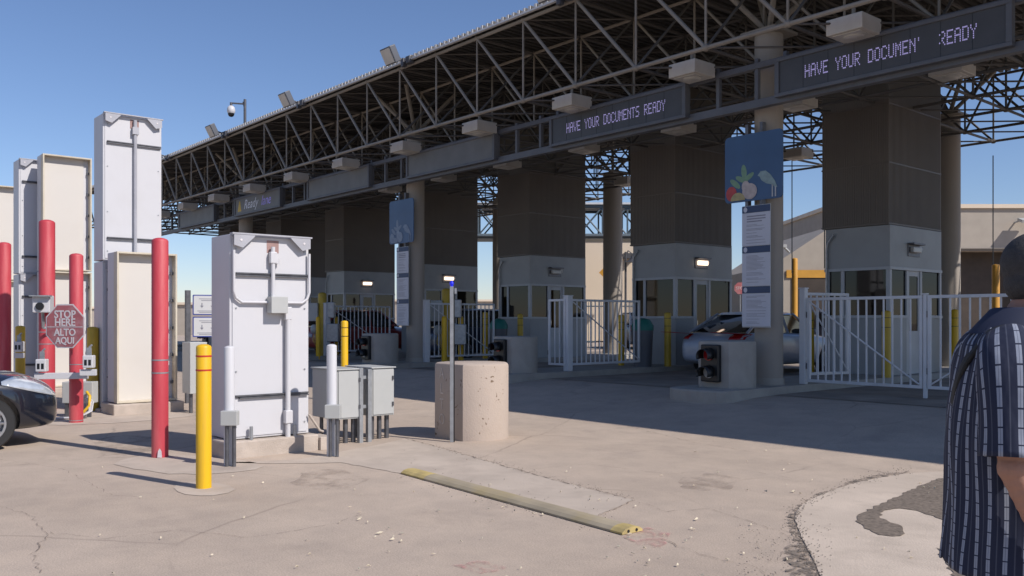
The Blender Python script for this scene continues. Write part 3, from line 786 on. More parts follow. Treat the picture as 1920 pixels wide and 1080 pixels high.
# booths
def make_booth():
    t = thing('inspection_booth', 'x', 'booth', (0, 0, 0), 0, 'inspection booths under the canopy')
    W, D = 1.42, 2.35     # local: x from -W to 0, y from 0 to D
    zs, zh, zt = 1.20, 2.18, 3.07   # sill, head, top  (above island)
    a = MB(); th = .07
    a.box(-W, 0, 0, th, 0, zs); a.box(-W, 0, D-th, D, 0, zs); a.box(-W, -W+th, th, D-th, 0, zs)
    a.box(-th, 0, th, .72, 0, zs); a.box(-th, 0, 1.42, D-th, 0, zs)
    a.build('lower_wall', M['booth'], t, bevel=.006)
    a = MB(); a.box(-W, 0, 0, D, zh, zt); a.build('upper_wall', M['booth'], t, bevel=.01)
    fr = MB(); p = .085
    for x, y in ((-p, 0), (-W, 0), (-p, D-p), (-W, D-p)): fr.box(x, x+p, y, y+p, zs, zh)
    for y in (.72, 1.34): fr.box(-p, 0, y, y+p, 0 if y > .6 else zs, zh); 
    for y in (.72, 1.34): fr.box(-W, -W+p, y, y+p, zs, zh)
    fr.box(-W + .35, -W + .43, 0, .06, zs, zh)
    for bx in ((-W-.03, .03, -.03, .0, zs - .03, zs + .03), (.0, .03, 0, .70, zs - .03, zs + .03), (.0, .03, 1.44, D, zs - .03, zs + .03)): MB().box(*bx).build('sill', M['boothf'], t, bevel=.004)
    fr.box(-W-.02, .02, -.022, .0, zh - .02, zh + .04)
    fr.box(-.0, .02, 0, D, zh - .02, zh + .04)
    fr.build('window_frame', M['boothf'], t, bevel=.004)
    def pane(nm, *bx): MB().box(*bx).build(nm, M['glass'], t)
    pane('pane', -W+p, -W+.35, .03, .036, zs, zh); pane('pane', -W+.43, -p, .03, .036, zs, zh)
    pane('pane', -.04, -.034, p, .72, zs, zh); pane('pane', -.04, -.034, 1.34+p, D-p, zs, zh)
    pane('pane', -W+.034, -W+.04, p, .72, zs, zh); pane('pane', -W+.034, -W+.04, .72+p, 1.34, zs, zh); pane('pane', -W+.034, -W+.04, 1.34+p, D-p, zs, zh)
    pane('pane', -W+p, -p, D-.036, D-.03, zs, zh)
    a = MB(); a.box(-.055, -.02, .81, .88, 0, zh); a.box(-.055, -.02, 1.27, 1.335, 0, zh); a.box(-.055, -.02, .88, 1.27, 0, .9); a.box(-.055, -.02, .88, 1.27, 2.05, zh)
    d = a.build('door', M['boothf'], t, bevel=.004)
    MB().box(-.04, -.034, .88, 1.27, .9, 2.05).build('pane', M['glass'], d)
    a = MB(); a.bar((.01, .85, 1.0), (.01, .85, 1.12), .012, 8); a.build('handle', M['chrome'], d)
    a = MB(); a.box(-W+.1, -.25, .15, .6, .95, 1.0); a.box(-W+.15, -W+.5, .2, .25, 1.0, 1.35); a.box(-W+.1, -W+.5, 1.6, 2.2, 0, 1.1); a.build('counter', M['black'], t)
    # corrugated brown enclosure above
    a = MB(); X0, X1, Y0, Y1 = -W - .06, -.02, -.02, D + .0; pr = []
    def side(p0, p1, nrm):
        n_ = int((Vector(p1) - Vector(p0)).length / .05); out = []
        for i in range(n_):
            u = i / n_; q = Vector(p0).lerp(Vector(p1), u); q2 = Vector(p0).lerp(Vector(p1), u + .5/n_)
            out += [tuple(q), tuple(q + Vector(nrm)*.009), tuple(q2 + Vector(nrm)*.009), tuple(q2)]
        return out
    pr = side((X0, Y0), (X1, Y0), (0, -1)) + side((X1, Y0), (X1, Y1), (1, 0)) + side((X1, Y1), (X0, Y1), (0, 1)) + side((X0, Y1), (X0, Y0), (-1, 0))
    a.prism(pr, zt + .004, 7.45 - ZI); a.build('duct_enclosure', M['brown'], t)
    for z_ in (zt + .01, zt + 1.25, zt + 2.45):
        a = MB().prism([(X0 - .016, Y0 - .016), (X1 + .016, Y0 - .016), (X1 + .016, Y1), (X1 + .0095, Y1), (X1 + .0095, Y0 - .0095), (X0 - .016, Y0 - .0095)], z_, z_ + .03)
        a.build('seam_trim', M['brownt'], t)
    # conduit gooseneck on the left edge
    a = MB(); a.tube([(-W + .05, -.05, zs), (-W + .05, -.05, 2.65), (-W + .08, -.05, 2.78), (-W + .22, -.05, 2.95)], .022, 8); a.build('conduit', M['galv'], t, smooth=50)
    a = MB(); a.box(.0, .045, 1.22, 1.30, 2.60, 2.68); a.ell((.05, 1.26, 2.62), (.04, .04, .04), 10, 6); a.build('small_camera', M['white'], t)
    return t
def wall_lamp(t, lit, y=1.02):
    a = MB(); a.box(.0, .02, y - .26, y + .26, 2.46, 2.74); a.box(.02, .14, y - .26, y + .26, 2.70, 2.74); lm = a.build('wall_lamp', M['dgalv'], t, bevel=.006)
    a = MB(); a.box(.02, .10, y - .19, y + .19, 2.54, 2.66); a.build('lamp_lens', M['lamp'] if lit else M['lens'], lm, bevel=.02)
    if not lit: return
bo = make_booth(); TB = 17.4
bl = ['grey booth with brown upper cladding at right, behind the closed gate', 'grey booth with lit lamp left of the large poster column',
      'grey booth with unlit wall lamp behind the middle open gate', 'grey booth with lit lamp behind the blue-topped post', 'grey booth with lit lamp behind the red vehicle',
      'sixth grey booth, deep in shade at left', 'seventh grey booth at far left']
booths = []
for k in range(0, 7):
    o = bo if k == 0 else dup(bo, None, 0, bl[k])
    o.location = (-(8.62 + SP*k), TB, ZI); o['label'] = bl[k]; booths.append(o)
for k, o in enumerate(booths): wall_lamp(o, k in (1, 3, 4))

# ------------------------------------------------------------------ bollards
def bollard(name, x, y, z, r, h, m, label, group, bands=(), cap='dome', extra=None):
    t = thing(name, label, 'bollard', (x, y, z), 0, group)
    pr = [(r, 0), (r, h - r*.45)] + [(r*math.cos(R(a_)), h - r*.45 + r*.45*math.sin(R(a_))) for a_ in (20, 40, 60, 78)]
    MB().lathe((0, 0, 0), pr, 28).build('post', m, t, smooth=50)
    for z0, z1, bm_ in bands: MB().lathe((0, 0, 0), [(r + .002, z0), (r + .002, z1)], 28).build('band', bm_, t, smooth=40)
    return t
p = P(300, 857); rm = bollard('red_bollard', p.x, p.y, 0, .088, 2.41, M['red'], 'tall red bollard in front, left of the large white cabinet', 'faded red steel bollards',
    [(1.06, 1.075, M['galv']), (.92, .935, M['galv'])])
a = MB(); a.plate([(0, 0), (.05, 0), (.045, .07), (.025, .1), (.008, .07)], (0, 0, .01), (RT[0], RT[1], 0), (0, 0, 1), .002)
for v in range(len(a.v)): a.v[v] = (a.v[v][0] + .02 - FW[0]*.0895, a.v[v][1] - FW[1]*.0895, a.v[v][2])
a.build('paint_chip', M['letter'], rm)
p = P(143, 792); rs = bollard('red_bollard', p.x, p.y, 0, .095, 2.49, M['red'], 'red bollard carrying the octagonal stop sign', 'faded red steel bollards', [(.03, .04, M['galv']), (.85, .862, M['galv'])]); ps = p
p = P(88, 768); rc = bollard('red_bollard', p.x, p.y, 0, .125, 3.2, M['red'], 'tallest red bollard with the white camera, behind the black car nose', 'faded red steel bollards', [(1.30, 1.315, M['galv']), (1.1, 1.115, M['galv'])]); pc = p
p = P(8, 748); bollard('red_bollard', p.x, p.y, 0, .118, 3.0, M['red'], 'red bollard cut by the left edge of the view', 'faded red steel bollards')
p = P(382, 915); bollard('yellow_bollard', p.x, p.y, 0, .067, 1.29, M['yellow'], 'nearest bright yellow bollard with two red bands', 'yellow bollards', [(1.175, 1.19, M['redband']), (1.05, 1.065, M['redband'])])
p = Q(646, 16.5); bollard('yellow_bollard', p.x, p.y, 0, .066, 1.50, M['yellow'], 'sunlit yellow bollard rising behind the grey utility boxes', 'yellow bollards', [(1.36, 1.372, M['black']), (1.2, 1.212, M['black'])])
for k, lb in ((0, 'yellow bollard at the nearest booth corner, behind the closed gate'), (1, 'yellow bollard by the green bin at the lit middle booth'), (2, 'yellow bollard before the third booth'), (3, 'yellow bollard before the fourth booth')):
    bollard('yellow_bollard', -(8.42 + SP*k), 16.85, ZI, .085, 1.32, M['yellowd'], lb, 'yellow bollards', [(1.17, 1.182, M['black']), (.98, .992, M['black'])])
for px_, Yd, h_, lb in ((1520, 19.5, 1.45, 'shaded yellow post behind the gate, left of the booth conduit'), (1790, 19.2, 1.5, 'sunlit yellow bollard right of the nearest booth'), (1165, 22.0, 1.4, 'yellow post behind the middle open gate bars'), (910, 26, 1.5, 'yellow post behind the open gate near the sunlit column')):
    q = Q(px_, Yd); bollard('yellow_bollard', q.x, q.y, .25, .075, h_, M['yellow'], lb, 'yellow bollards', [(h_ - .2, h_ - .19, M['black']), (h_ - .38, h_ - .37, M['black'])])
for px_, Yd, h_, lb in ((1867, 21, 2.6, 'tall orange post near the man at the right edge'), (1490, 26, 3.1, 'tall orange post before the tan building, left of the booth')):
    q = Q(px_, Yd); bollard('orange_post', q.x, q.y, .25, .085, h_, M['orange'], lb, 'tall orange posts')
for px_, lb in ((38, 'yellow bollard in shade at far left behind the car'), (174, 'yellow bollard between stop sign and open cream cabinet')):
    q = P(px_, 768 if px_ < 100 else 785); q = Q(px_, 17.5 if px_ < 100 else 14.6); bollard('yellow_bollard', q.x, q.y, 0, .09, 1.4, M['yellowd'], lb, 'yellow bollards')

def white_bollard(px_, py_, lb):
    p = P(px_, py_); t = bollard('white_bollard', p.x, p.y, 0, .055, 1.24, M['white'], lb, 'white conduit bollards')
    d = Vector((RT[0], RT[1], 0)); b_ = Vector((-FW[0], -FW[1], 0))
    ang = math.atan2(RT[1], RT[0]); Mz = Matrix.Rotation(ang, 3, 'Z')
    a = MB(); a.obox(d*.03 + b_*.075 + Vector((0, 0, .50)), (.17, .09, .15), Mz); a.build('junction_box', M['grayp'], t, bevel=.006)
    for o_, rr in ((.0, .018), (.075, .02)): MB().bar(d*o_ + b_*.08 + Vector((0, 0, 0)), d*o_ + b_*.08 + Vector((0, 0, .43)), rr, 12).build('conduit', M['dgalv'], t, smooth=40)
white_bollard(430, 873, 'white bollard with junction box in front of the large white cabinet')
white_bollard(622, 855, 'white bollard with junction box in front of the grey utility boxes')

# ------------------------------------------------------------------ stop sign on bollard, camera, sensors
def local_plate(t, nm, poly, zoff, m, th=.004):
    return MB().plate(poly, (0, -zoff, 0), (1, 0, 0), (0, 0, 1), th).build(nm, m, t)
camang = math.atan2(RT[1], RT[0])
d = Vector((-FW[0], -FW[1], 0))
p = ps + Vector((math.sin(R(38)), -math.cos(R(38)), 0))*.20 + Vector((math.cos(R(76)), math.sin(R(76)), 0))*(-.02)
st = thing('stop_sign', 'faded red octagonal sign reading STOP HERE ALTO AQUI on a red bollard', 'sign', (p.x, p.y, 1.42), R(38))
def octo(r): return [(r*math.cos(R(22.5 + 45*i))/math.cos(R(22.5)), r*math.sin(R(22.5 + 45*i))/math.cos(R(22.5))) for i in range(8)]
local_plate(st, 'border', octo(.318), 0, M['letter'], .004)
local_plate(st, 'face', octo(.300), .0045, M['stopred'], .003)
a = MB(); a.text('STOP', (0, -.008, .165), (1, 0, 0), (0, 0, 1), .155, 0, .95, bold=.003)
a.text('HERE', (0, -.008, .05), (1, 0, 0), (0, 0, 1), .155, 0, .95, bold=.003)
a.text('ALTO', (0, -.008, -.095), (1, 0, 0), (0, 0, 1), .145, 0, .95, bold=.003)
a.text('AQUI', (0, -.008, -.215), (1, 0, 0), (0, 0, 1), .135, 0, .95, bold=.003)
a.box(-.29, .29, -.0105, -.008, -.018, -.008); a.build('lettering', M['letter'], st)
a = MB(); a.bar((0, .01, .05), (0, .09, .05), .02, 8); a.bar((0, .01, -.12), (0, .09, -.12), .02, 8); a.build('bracket', M['galv'], st)

def cam_thing(px_, py_, Yd, lb, s_=1.0):
    z = CAM_H - (py_ - HOR)*Yd/F; q = Q(px_, Yd); t = thing('lane_camera', lb, 'camera', (q.x, q.y, z), camang + R(15), 'lane cameras')
    a = MB(); a.box(-.12*s_, .13*s_, -.12*s_, .16*s_, -.12*s_, .15*s_); a.build('housing', M['white'], t, bevel=.015)
    a = MB(); a.bar((-.01, -.121*s_, -.02*s_), (-.01, -.15*s_, -.02*s_), .06*s_, 16); a.build('lens', M['black'], t, smooth=40)
    a = MB(); a.box(-.15*s_, .16*s_, -.2*s_, -.121*s_, .13*s_, .15*s_); a.bar((0, 0, -.12*s_), (.0, .05, -.36*s_), .025, 8); a.bar((0, .05, -.36*s_), (.12*s_, .14, -.36*s_), .025, 8); a.build('bracket', M['galv'], t)
cam_thing(80, 572, 14.5, 'white box camera mounted on the tallest red bollard', 1.05)
def sensor(px_, py_, Yd, lb, bw):
    z = CAM_H - (py_ - HOR)*Yd/F; q = Q(px_, Yd); t = thing('lane_sensor', lb, 'sensor', (q.x, q.y, z), camang + R(10), 'small white lane sensors')
    a = MB(); a.box(-.07, .07, -.07, .07, -.09, .09); a.build('housing', M['white'], t, bevel=.012)
    a = MB(); a.box(-.045, -.01, -.074, -.07, -.05, .03); a.box(.01, .045, -.074, -.07, -.05, .03); a.build('lens', M['black'], t)
    a = MB(); a.box(-.03, .03, -.02, .02, .09, .20); a.bar((0, 0, .2), (.04, 0, .24), .015, 6); a.build('bracket', M['galv'], t)
    a = MB(); a.box(bw[0], bw[1], -.03, .03, -.20, -.11); a.build('arm', M['white'], t, bevel=.005)
sensor(79, 685, 12.7, 'white lane sensor left of the stop sign bollard on an arm', (-.10, .62))
sensor(167, 678, 12.6, 'white lane sensor right of the stop sign bollard', (-.12, .10))
sensor(36, 650, 15.5, 'white lane sensor at far left above the car hood', (-.08, .08))

# ------------------------------------------------------------------ portal cabinets
MODH = 2.42
def rim_poly(t, z0, H, back):
    """one housing: local x from -D to 0 (face at x=0), y from 0 to W"""
    W, D = .95, .51
    if back:
        MB().box(-D, 0, 0, W, z0, z0 + H).build('housing', M['white'], t, bevel=.012)
        a = MB(); a.box(.0, .012, .03, W - .03, z0 + .03, z0 + H - .02); a.build('back_panel', M['white'], t, bevel=.003)
        # lifting hood corners
        a = MB()
        a.plate([(0, 0), (.0, -.13), (.10, -.16), (.24, -.02), (.24, 0)], (.075, .02, z0 + H), (0, 1, 0), (0, 0, 1), .010)
        a.plate([(0, 0), (-.0, -.13), (-.10, -.16), (-.24, -.02), (-.24, 0)], (.075, W - .02, z0 + H), (0, 1, 0), (0, 0, 1), .010)
        a.box(.012, .09, .0, W, z0 + H - .004, z0 + H + .014)
        a.build('lifting_lug', M['lug'], t)
        a = MB(); a.bar((.086, .10, z0 + H - .07), (.089, .10, z0 + H - .07), .014, 12); a.bar((.086, W - .10, z0 + H - .07), (.089, W - .10, z0 + H - .07), .014, 12); a.build('lug_hole', M['letter'], t)
        for zz in (z0 + H - .47, z0 + .36 if z0 > 1 else z0 + .50):
            a = MB(); a.box(.012, .045, .06 if z0 > 1 or zz > 1 else .10, W - .02, zz - .022, zz - .006); a.box(.012, .045, .06, W - .02, zz + .006, zz + .022); a.box(.012, .022, .06, W - .02, zz - .0065, zz + .0065); a.build('strut_channel', M['dgalv'], t)
        a = MB()
        for yy in (.07, W - .06):
            for zz in (.15, .8, 1.55, 2.25): a.bar((.012, yy, z0 + zz), (.02, yy, z0 + zz), .011, 6)
        a.build('bolt', M['galv'], t)
        a = MB(); a.box(.0125, .0145, W*.45, W*.60, z0 + H - .20, z0 + H - .05); a.build('gland_plate', mat('rust_patch', (.35, .22, .20), .7), t)
    else:
        a = MB(); a.box(-D, -.17, 0, W, z0, z0 + H); a.build('housing', M['white'], t, bevel=.012)
        a = MB(); a.box(-.17, 0, 0, .03, z0, z0 + H); a.box(-.17, 0, W - .03, W, z0, z0 + H); a.box(-.17, 0, .03, W - .03, z0 + H - .03, z0 + H); a.box(-.17, 0, .03, W - .03, z0, z0 + .03)
        a.build('rim', M['tanrim'], t, bevel=.004)
        MB().box(-.168, -.15, .03, W - .13, z0 + .03, z0 + H - .03).build('front_panel', M['cream'], t)
        a = MB()
        for zz in (.3, .75, 1.2, 1.65, 2.1): a.obox((-.12, W - .05, z0 + zz), (.05, .035, .05))
        a.build('latch', M['dgalv'], t)
M['lug'] = mat('lug_grey', (.40, .40, .43), .5, var=.08)
M['tanrim'] = mat('aged_tan_paint', (.58, .52, .41), .55, var=.10, dirt=(.4, .28, .14), dirt_amt=.5)
def portal(s, tt, zb, mods, back, label, plinth=True):
    t = thing('portal_cabinet', label, 'portal cabinet', (-s, tt, 0), 0, 'tall white radiation portal cabinets')
    a = MB(); a.box(-.60, .10, -.08, 1.03, -.05, zb); a.build('plinth', M['conc'], t, bevel=.02)
    for i in range(mods): rim_poly(t, zb + .01 + i*(MODH + .02), MODH, back)
    return t
q = Q(430, 9.6)
p5 = portal(-q.x, q.y, .20, 1, True, 'large white cabinet with grey conduits on its back, in the foreground')
# its conduits
p5.scale = (1, 1, .93)   # this cabinet is a little shorter than the others
a = MB(); zz = .21
a.tube([(.05, .52, 2.36), (.05, .52, 2.30)], .04, 10)
a.build('conduit_head', M['galv2'] if 'galv2' in M else M['white'], p5, smooth=40)
a = MB()
a.tube([(.06, .48, 2.50), (.06, .48, 2.10), (.06, .48, 1.86)], .024, 10)
a.tube([(.06, .66, .10), (.06, .66, 1.66), (.06, .64, 1.72)], .030, 10)
for (y0, dirn) in ((.03, 1), (.93, -1)):
    a.tube([(.05, y0, 2.44), (.05, y0, 1.96), (.05, y0 + dirn*.025, 1.88), (.05, y0 + dirn*.09, 1.83), (.05, .50, 1.83)] if dirn > 0 else
           [(.05, y0, 2.44), (.05, y0, 1.96), (.05, y0 - .025, 1.88), (.05, y0 - .09, 1.83), (.05, .55, 1.83)], .017, 8)
a.build('conduit', M['pipewhite'] if 'pipewhite' in M else M['white'], p5, smooth=50)
a = MB(); a.box(.03, .15, .42, .62, 1.70, 1.90); a.build('junction_box', M['grayp'], p5, bevel=.006)
a = MB(); a.box(.03, .09, .44, .52, 2.30, 2.44); a.box(.03, .10, .615, .705, .36, .52); a.box(.03, .09, .62, .70, 1.62, 1.78); a.build('conduit_fitting', M['white'], p5, bevel=.01)
a = MB(); a.tube([(.07, .22, .18), (.07, .22, .36)], .02, 8); a.tube([(.07, .74, .18), (.07, .74, .34)], .02, 8); a.build('stub_pipe', M['galv'], p5, smooth=40)
a = MB(); a.tube([(.04, .93, .45), (.06, 1.06, .24), (.08, 1.10, .22)], .016, 8); a.box(-.2, .14, 1.03, 1.20, 0, .16); a.build('foot_bracket', M['conc'], p5, bevel=.02)
portal(14.7, 4.28, .17, 1, False, 'single cream open-faced cabinet between stop sign and front red bollard')
p3 = portal(15.4, 4.26, .05, 2, True, 'tallest white double cabinet seen from the back with central conduit')
a = MB(); a.tube([(.05, .50, 4.86), (.05, .50, .1)], .03, 8); a.box(.02, .09, .45, .55, 4.62, 4.74); a.build('conduit', M['lug'], p3, smooth=40)
portal(20.2, 4.42, .10, 2, False, 'double cream open-faced cabinet behind the camera bollard')
portal(20.95, 4.12, .05, 2, True, 'narrow glimpse of a white double cabinet left of the cream one')
portal(25.7, 4.45, .10, 2, False, 'cream double cabinet cut by the left edge of the view')
portal(26.4, 4.2, .10, 2, True, 'white double cabinet hidden at the far left')

# ------------------------------------------------------------------ utility boxes
def ubox(px_, Yd, label):
    q = Q(px_, Yd); t = thing('utility_box', label, 'electrical box', (q.x, q.y, 0), 0, 'grey utility boxes on legs')
    a = MB(); a.box(-.63, 0, 0, .33, .30, .90); a.build('case', M['grayp'], t, bevel=.008)
    a = MB(); a.box(.0, .012, .015, .315, .32, .885); a.build('door', M['grayp'], t, bevel=.003)
    a = MB(); a.box(-.65, .025, -.015, .345, .90, .915); a.build('lid', M['grayp'], t, bevel=.004)
    for y in (.06, .17, .28): MB().bar((-.10, y, 0), (-.10, y, .30), .030, 12).build('conduit', M['dgalv'], t, smooth=40)
    for y in (.06, .28): MB().bar((-.5, y, 0), (-.5, y, .30), .024, 12).build('conduit', M['dgalv'], t, smooth=40)
    a = MB(); a.box(.012, .03, .29, .31, .42, .47); a.box(.012, .03, .29, .31, .75, .80); a.build('latch', M['dgalv'], t)
    return t
ubox(632, 10.6, 'grey utility box on conduit legs, nearer the white cabinet')
ubox(697, 11.0, 'grey utility box on conduit legs, nearer the ALTO barrier')
q = Q(684, 10.85); t = thing('strut_frame', 'galvanised strut uprights between the two grey utility boxes', 'frame', (q.x, q.y, 0))
a = MB(); a.box(-.03, .03, -.09, -.04, 0, .92); a.box(-.03, .03, .03, .08, 0, .90); a.build('upright', M['galv'], t); a = MB(); a.box(-.55, .0, -.03, .02, .42, .46); a.box(-.55, .0, -.03, .02, .78, .82); a.build('rail', M['galv'], t)

# card cabinet and notice boards between cabinets
q = Q(352, 14.2); t = thing('utility_box', 'slim grey electrical box behind the front red bollard', 'electrical box', (q.x, q.y, 0), 0, 'grey utility boxes on legs')
a = MB(); a.box(-.25, .1, 0, .28, .32, 1.15); a.build('case', M['grayp'], t, bevel=.008); 
for y in (.05, .20): MB().bar((0, y, 0), (0, y, .32), .03, 10).build('conduit', M['dgalv'], t)
q = Q(352, 16.0); t = thing('sign_post', 'dark post holding two small white pictogram boards', 'sign', (q.x, q.y, 0))
a = MB(); a.box(-.04, .04, -.04, .04, 0, 2.05); a.build('post', M['dgalv'], t)
dR = Vector((math.cos(R(72)), math.sin(R(72)), 0)); dB = Vector((math.sin(R(72)), -math.cos(R(72)), 0))
for z0 in (1.20, 1.60):
    base = dR*.08 + dB*.06
    b1 = MB().plate(rounded_rect(.56, .37, .02), base + Vector((0, 0, z0)), dR, (0, 0, 1), .01).build('board', mat('blue_border', (.05, .07, .28), .5), t)
    b2 = MB().plate(rounded_rect(.52, .33, .015), base + dR*.02 + dB*.011 + Vector((0, 0, z0 + .02)), dR, (0, 0, 1), .003).build('face', M['carwhite'], t)
    a = MB()
    for xx in (.16, .34):
        a.plate([(xx-.008, .14), (xx+.008, .14), (xx+.008, .20), (xx-.008, .20)], base + dB*.0145 + Vector((0, 0, z0 + .02)), dR, (0, 0, 1), .002)
        a.plate([(xx-.03, .15), (xx, .11), (xx+.03, .15)], base + dB*.0145 + Vector((0, 0, z0 + .02)), dR, (0, 0, 1), .002)
    for zq, w_ in ((.27, .3), (.24, .22), (.05, .36), (.025, .3)):
        a.plate([(.26-w_/2, zq), (.26+w_/2, zq), (.26+w_/2, zq+.01), (.26-w_/2, zq+.01)], base + dB*.0145 + Vector((0, 0, z0 + .02)), dR, (0, 0, 1), .002)
    a.build('print', M['ink'], t)

# beacon post in front of barrier
p = P(847, 829); t = thing('beacon_post', 'slim grey metal post with blue lamp, before the ALTO barrier', 'post', (p.x, p.y, 0), camang)
a = MB(); a.box(-.022, .022, -.022, .022, 0, 1.92); a.build('post', M['galv'], t, bevel=.003)
a = MB(); a.box(.023, .036, -.01, .01, 0, 1.86); a.build('cable', M['black'], t)
a = MB(); a.lathe((0, 0, 1.92), [(.018, 0), (.018, .02), (.026, .025), (.026, .05), (.01, .07)], 12); a.build('lamp', M['bluelamp'], t, smooth=50)
a = MB(); a.box(.036, .06, -.02, .02, 1.83, 1.9); a.build('bracket', M['galv'], t)

# reader posts with boxes
def reader(px_, tt, label):
    x = SX(px_, tt); t = thing('reader_post', label, 'equipment post', (x, tt, ZI), camang, 'yellow posts with grey reader boxes')
    MB().lathe((0, 0, 0), [(.14, 0), (.14, 1.95), (.10, 2.0), (.02, 2.02)], 20).build('post', M['yellowd'], t, smooth=40)
    a = MB(); a.box(-.42, -.10, -.24, -.02, 1.10, 1.68); a.build('reader_box', M['grayp'], t, bevel=.02)
    a = MB(); a.box(.14, .42, -.22, .05, 1.20, 1.70); a.build('reader_box', M['galv'], t, bevel=.02)
    a = MB(); a.box(.16, .55, -.25, .05, .45, 1.02); a.build('control_box', M['galv'], t, bevel=.02)
    a = MB(); a.ell((-.22, -.15, .85), (.13, .12, .16), 10, 7); a.build('intercom', M['grayp'], t)
    a = MB()
    for dx in (-.03, .02, .06): a.tube([(-.2+dx, -.12, .75), (-.22+dx, -.2, .5), (-.12+dx, -.2, .3), (-.02+dx, -.12, .4)], .012, 6)
    a.build('cable', M['yellowd'], t, smooth=50)
    for dx, dy in ((-.02, -.5), (.38, .35)): MB().lathe((dx, dy, -.1), [(.075, 0), (.075, 1.30), (.04, 1.34)], 16).build('guard_post', M['yellow'], t, smooth=40)
reader(838, 14.5, 'yellow post with grey reader boxes behind the blue-topped post')
reader(605, 13.6, 'yellow post with grey reader boxes right of the large white cabinet')

# left lane equipment below stop sign
q = Q(150, 13.6); t = thing('junction_cabinet', 'low grey junction box behind the stop sign bollard with loose hoses', 'electrical box', (q.x, q.y, 0), camang)
a = MB(); a.box(-.28, .19, 0, .2, .22, .55); a.build('case', M['grayp'], t, bevel=.01)
a = MB()
for k_ in range(3): a.tube([(.1+.03*k_, -.02, .3), (.2+.03*k_, -.12, .25), (.22+.02*k_, -.16, .12), (.12, -.2-.05*k_, .03), (-.3, -.25, .02), (-.7, -.1-.1*k_, .02)], .012, 6)
a.build('hose', M['white'], t, smooth=50)
a = MB(); a.tube([(.12, -.03, .4), (.2, -.1, .34), (.21, -.14, .2), (.13, -.16, .1)], .022, 8); a.build('loop_cable', M['yellow'], t, smooth=50)
a = MB(); a.box(-.25, -.2, .02, .06, 0, .22); a.box(.1, .15, .02, .06, 0, .22); a.build('leg', M['dgalv'], t)

# green bins by booths
for k, lb in ((1, 'green topped bin beside the second booth'), (2, 'green topped bin beside the third booth')):
    t = thing('waste_bin', lb, 'bin', (-(8.75 + SP*k) , 16.3, ZI))
    a = MB(); a.lathe((0, 0, 0), [(.22, 0), (.26, .85), (.26, .88)], 16); a.build('bin_body', M['beam'], t, smooth=40)
    a = MB(); a.lathe((0, 0, .88), [(.27, 0), (.27, .12), (.18, .26), (.05, .3)], 16); a.build('lid', M['green'], t, smooth=40)

# ------------------------------------------------------------------ parking block (yellow rubber strip)
A = P(752, 889); B = P(1163, 1003)
L_ = (B - A).length; ang = math.atan2(B.y - A.y, B.x - A.x)
t = thing('parking_block', 'long low rubber kerb strip with worn yellow ends on the concrete pad', 'kerb strip', (A.x, A.y, .004), ang)
w_ = .20; prf = [(0, 0), (0, .014), (.03, .034), (.075, .044), (.125, .044), (.17, .034), (.20, .014), (.20, 0)]
def seg(x0, x1, m, nm):
    a = MB(); a.loft([[(x0, y, z) for y, z in prf], [(x1, y, z) for y, z in prf]]); return a.build(nm, m, t)
M['stripmid'] = mat('worn_grey_strip', (.36, .30, .21), .85, var=.18, scale=3, dirt=(.45, .33, .08), dirt_amt=.55, dscale=1.1)
M['stripyel'] = mat('worn_yellow_strip', (.50, .385, .15), .8, var=.2, scale=8, dirt=(.25, .2, .12), dirt_amt=.5, dscale=6)
seg(0, .42, M['stripyel'], 'end_piece'); seg(.42, L_ - .10, M['stripmid'], 'middle_piece'); seg(L_ - .10, L_ + .02, M['stripyel'], 'end_piece')
a = MB()
for y in (.06, .14): a.bar((L_ + .018, y, .017), (L_ + .0225, y, .017), .012, 10)
a.build('end_hole', M['black'], t)

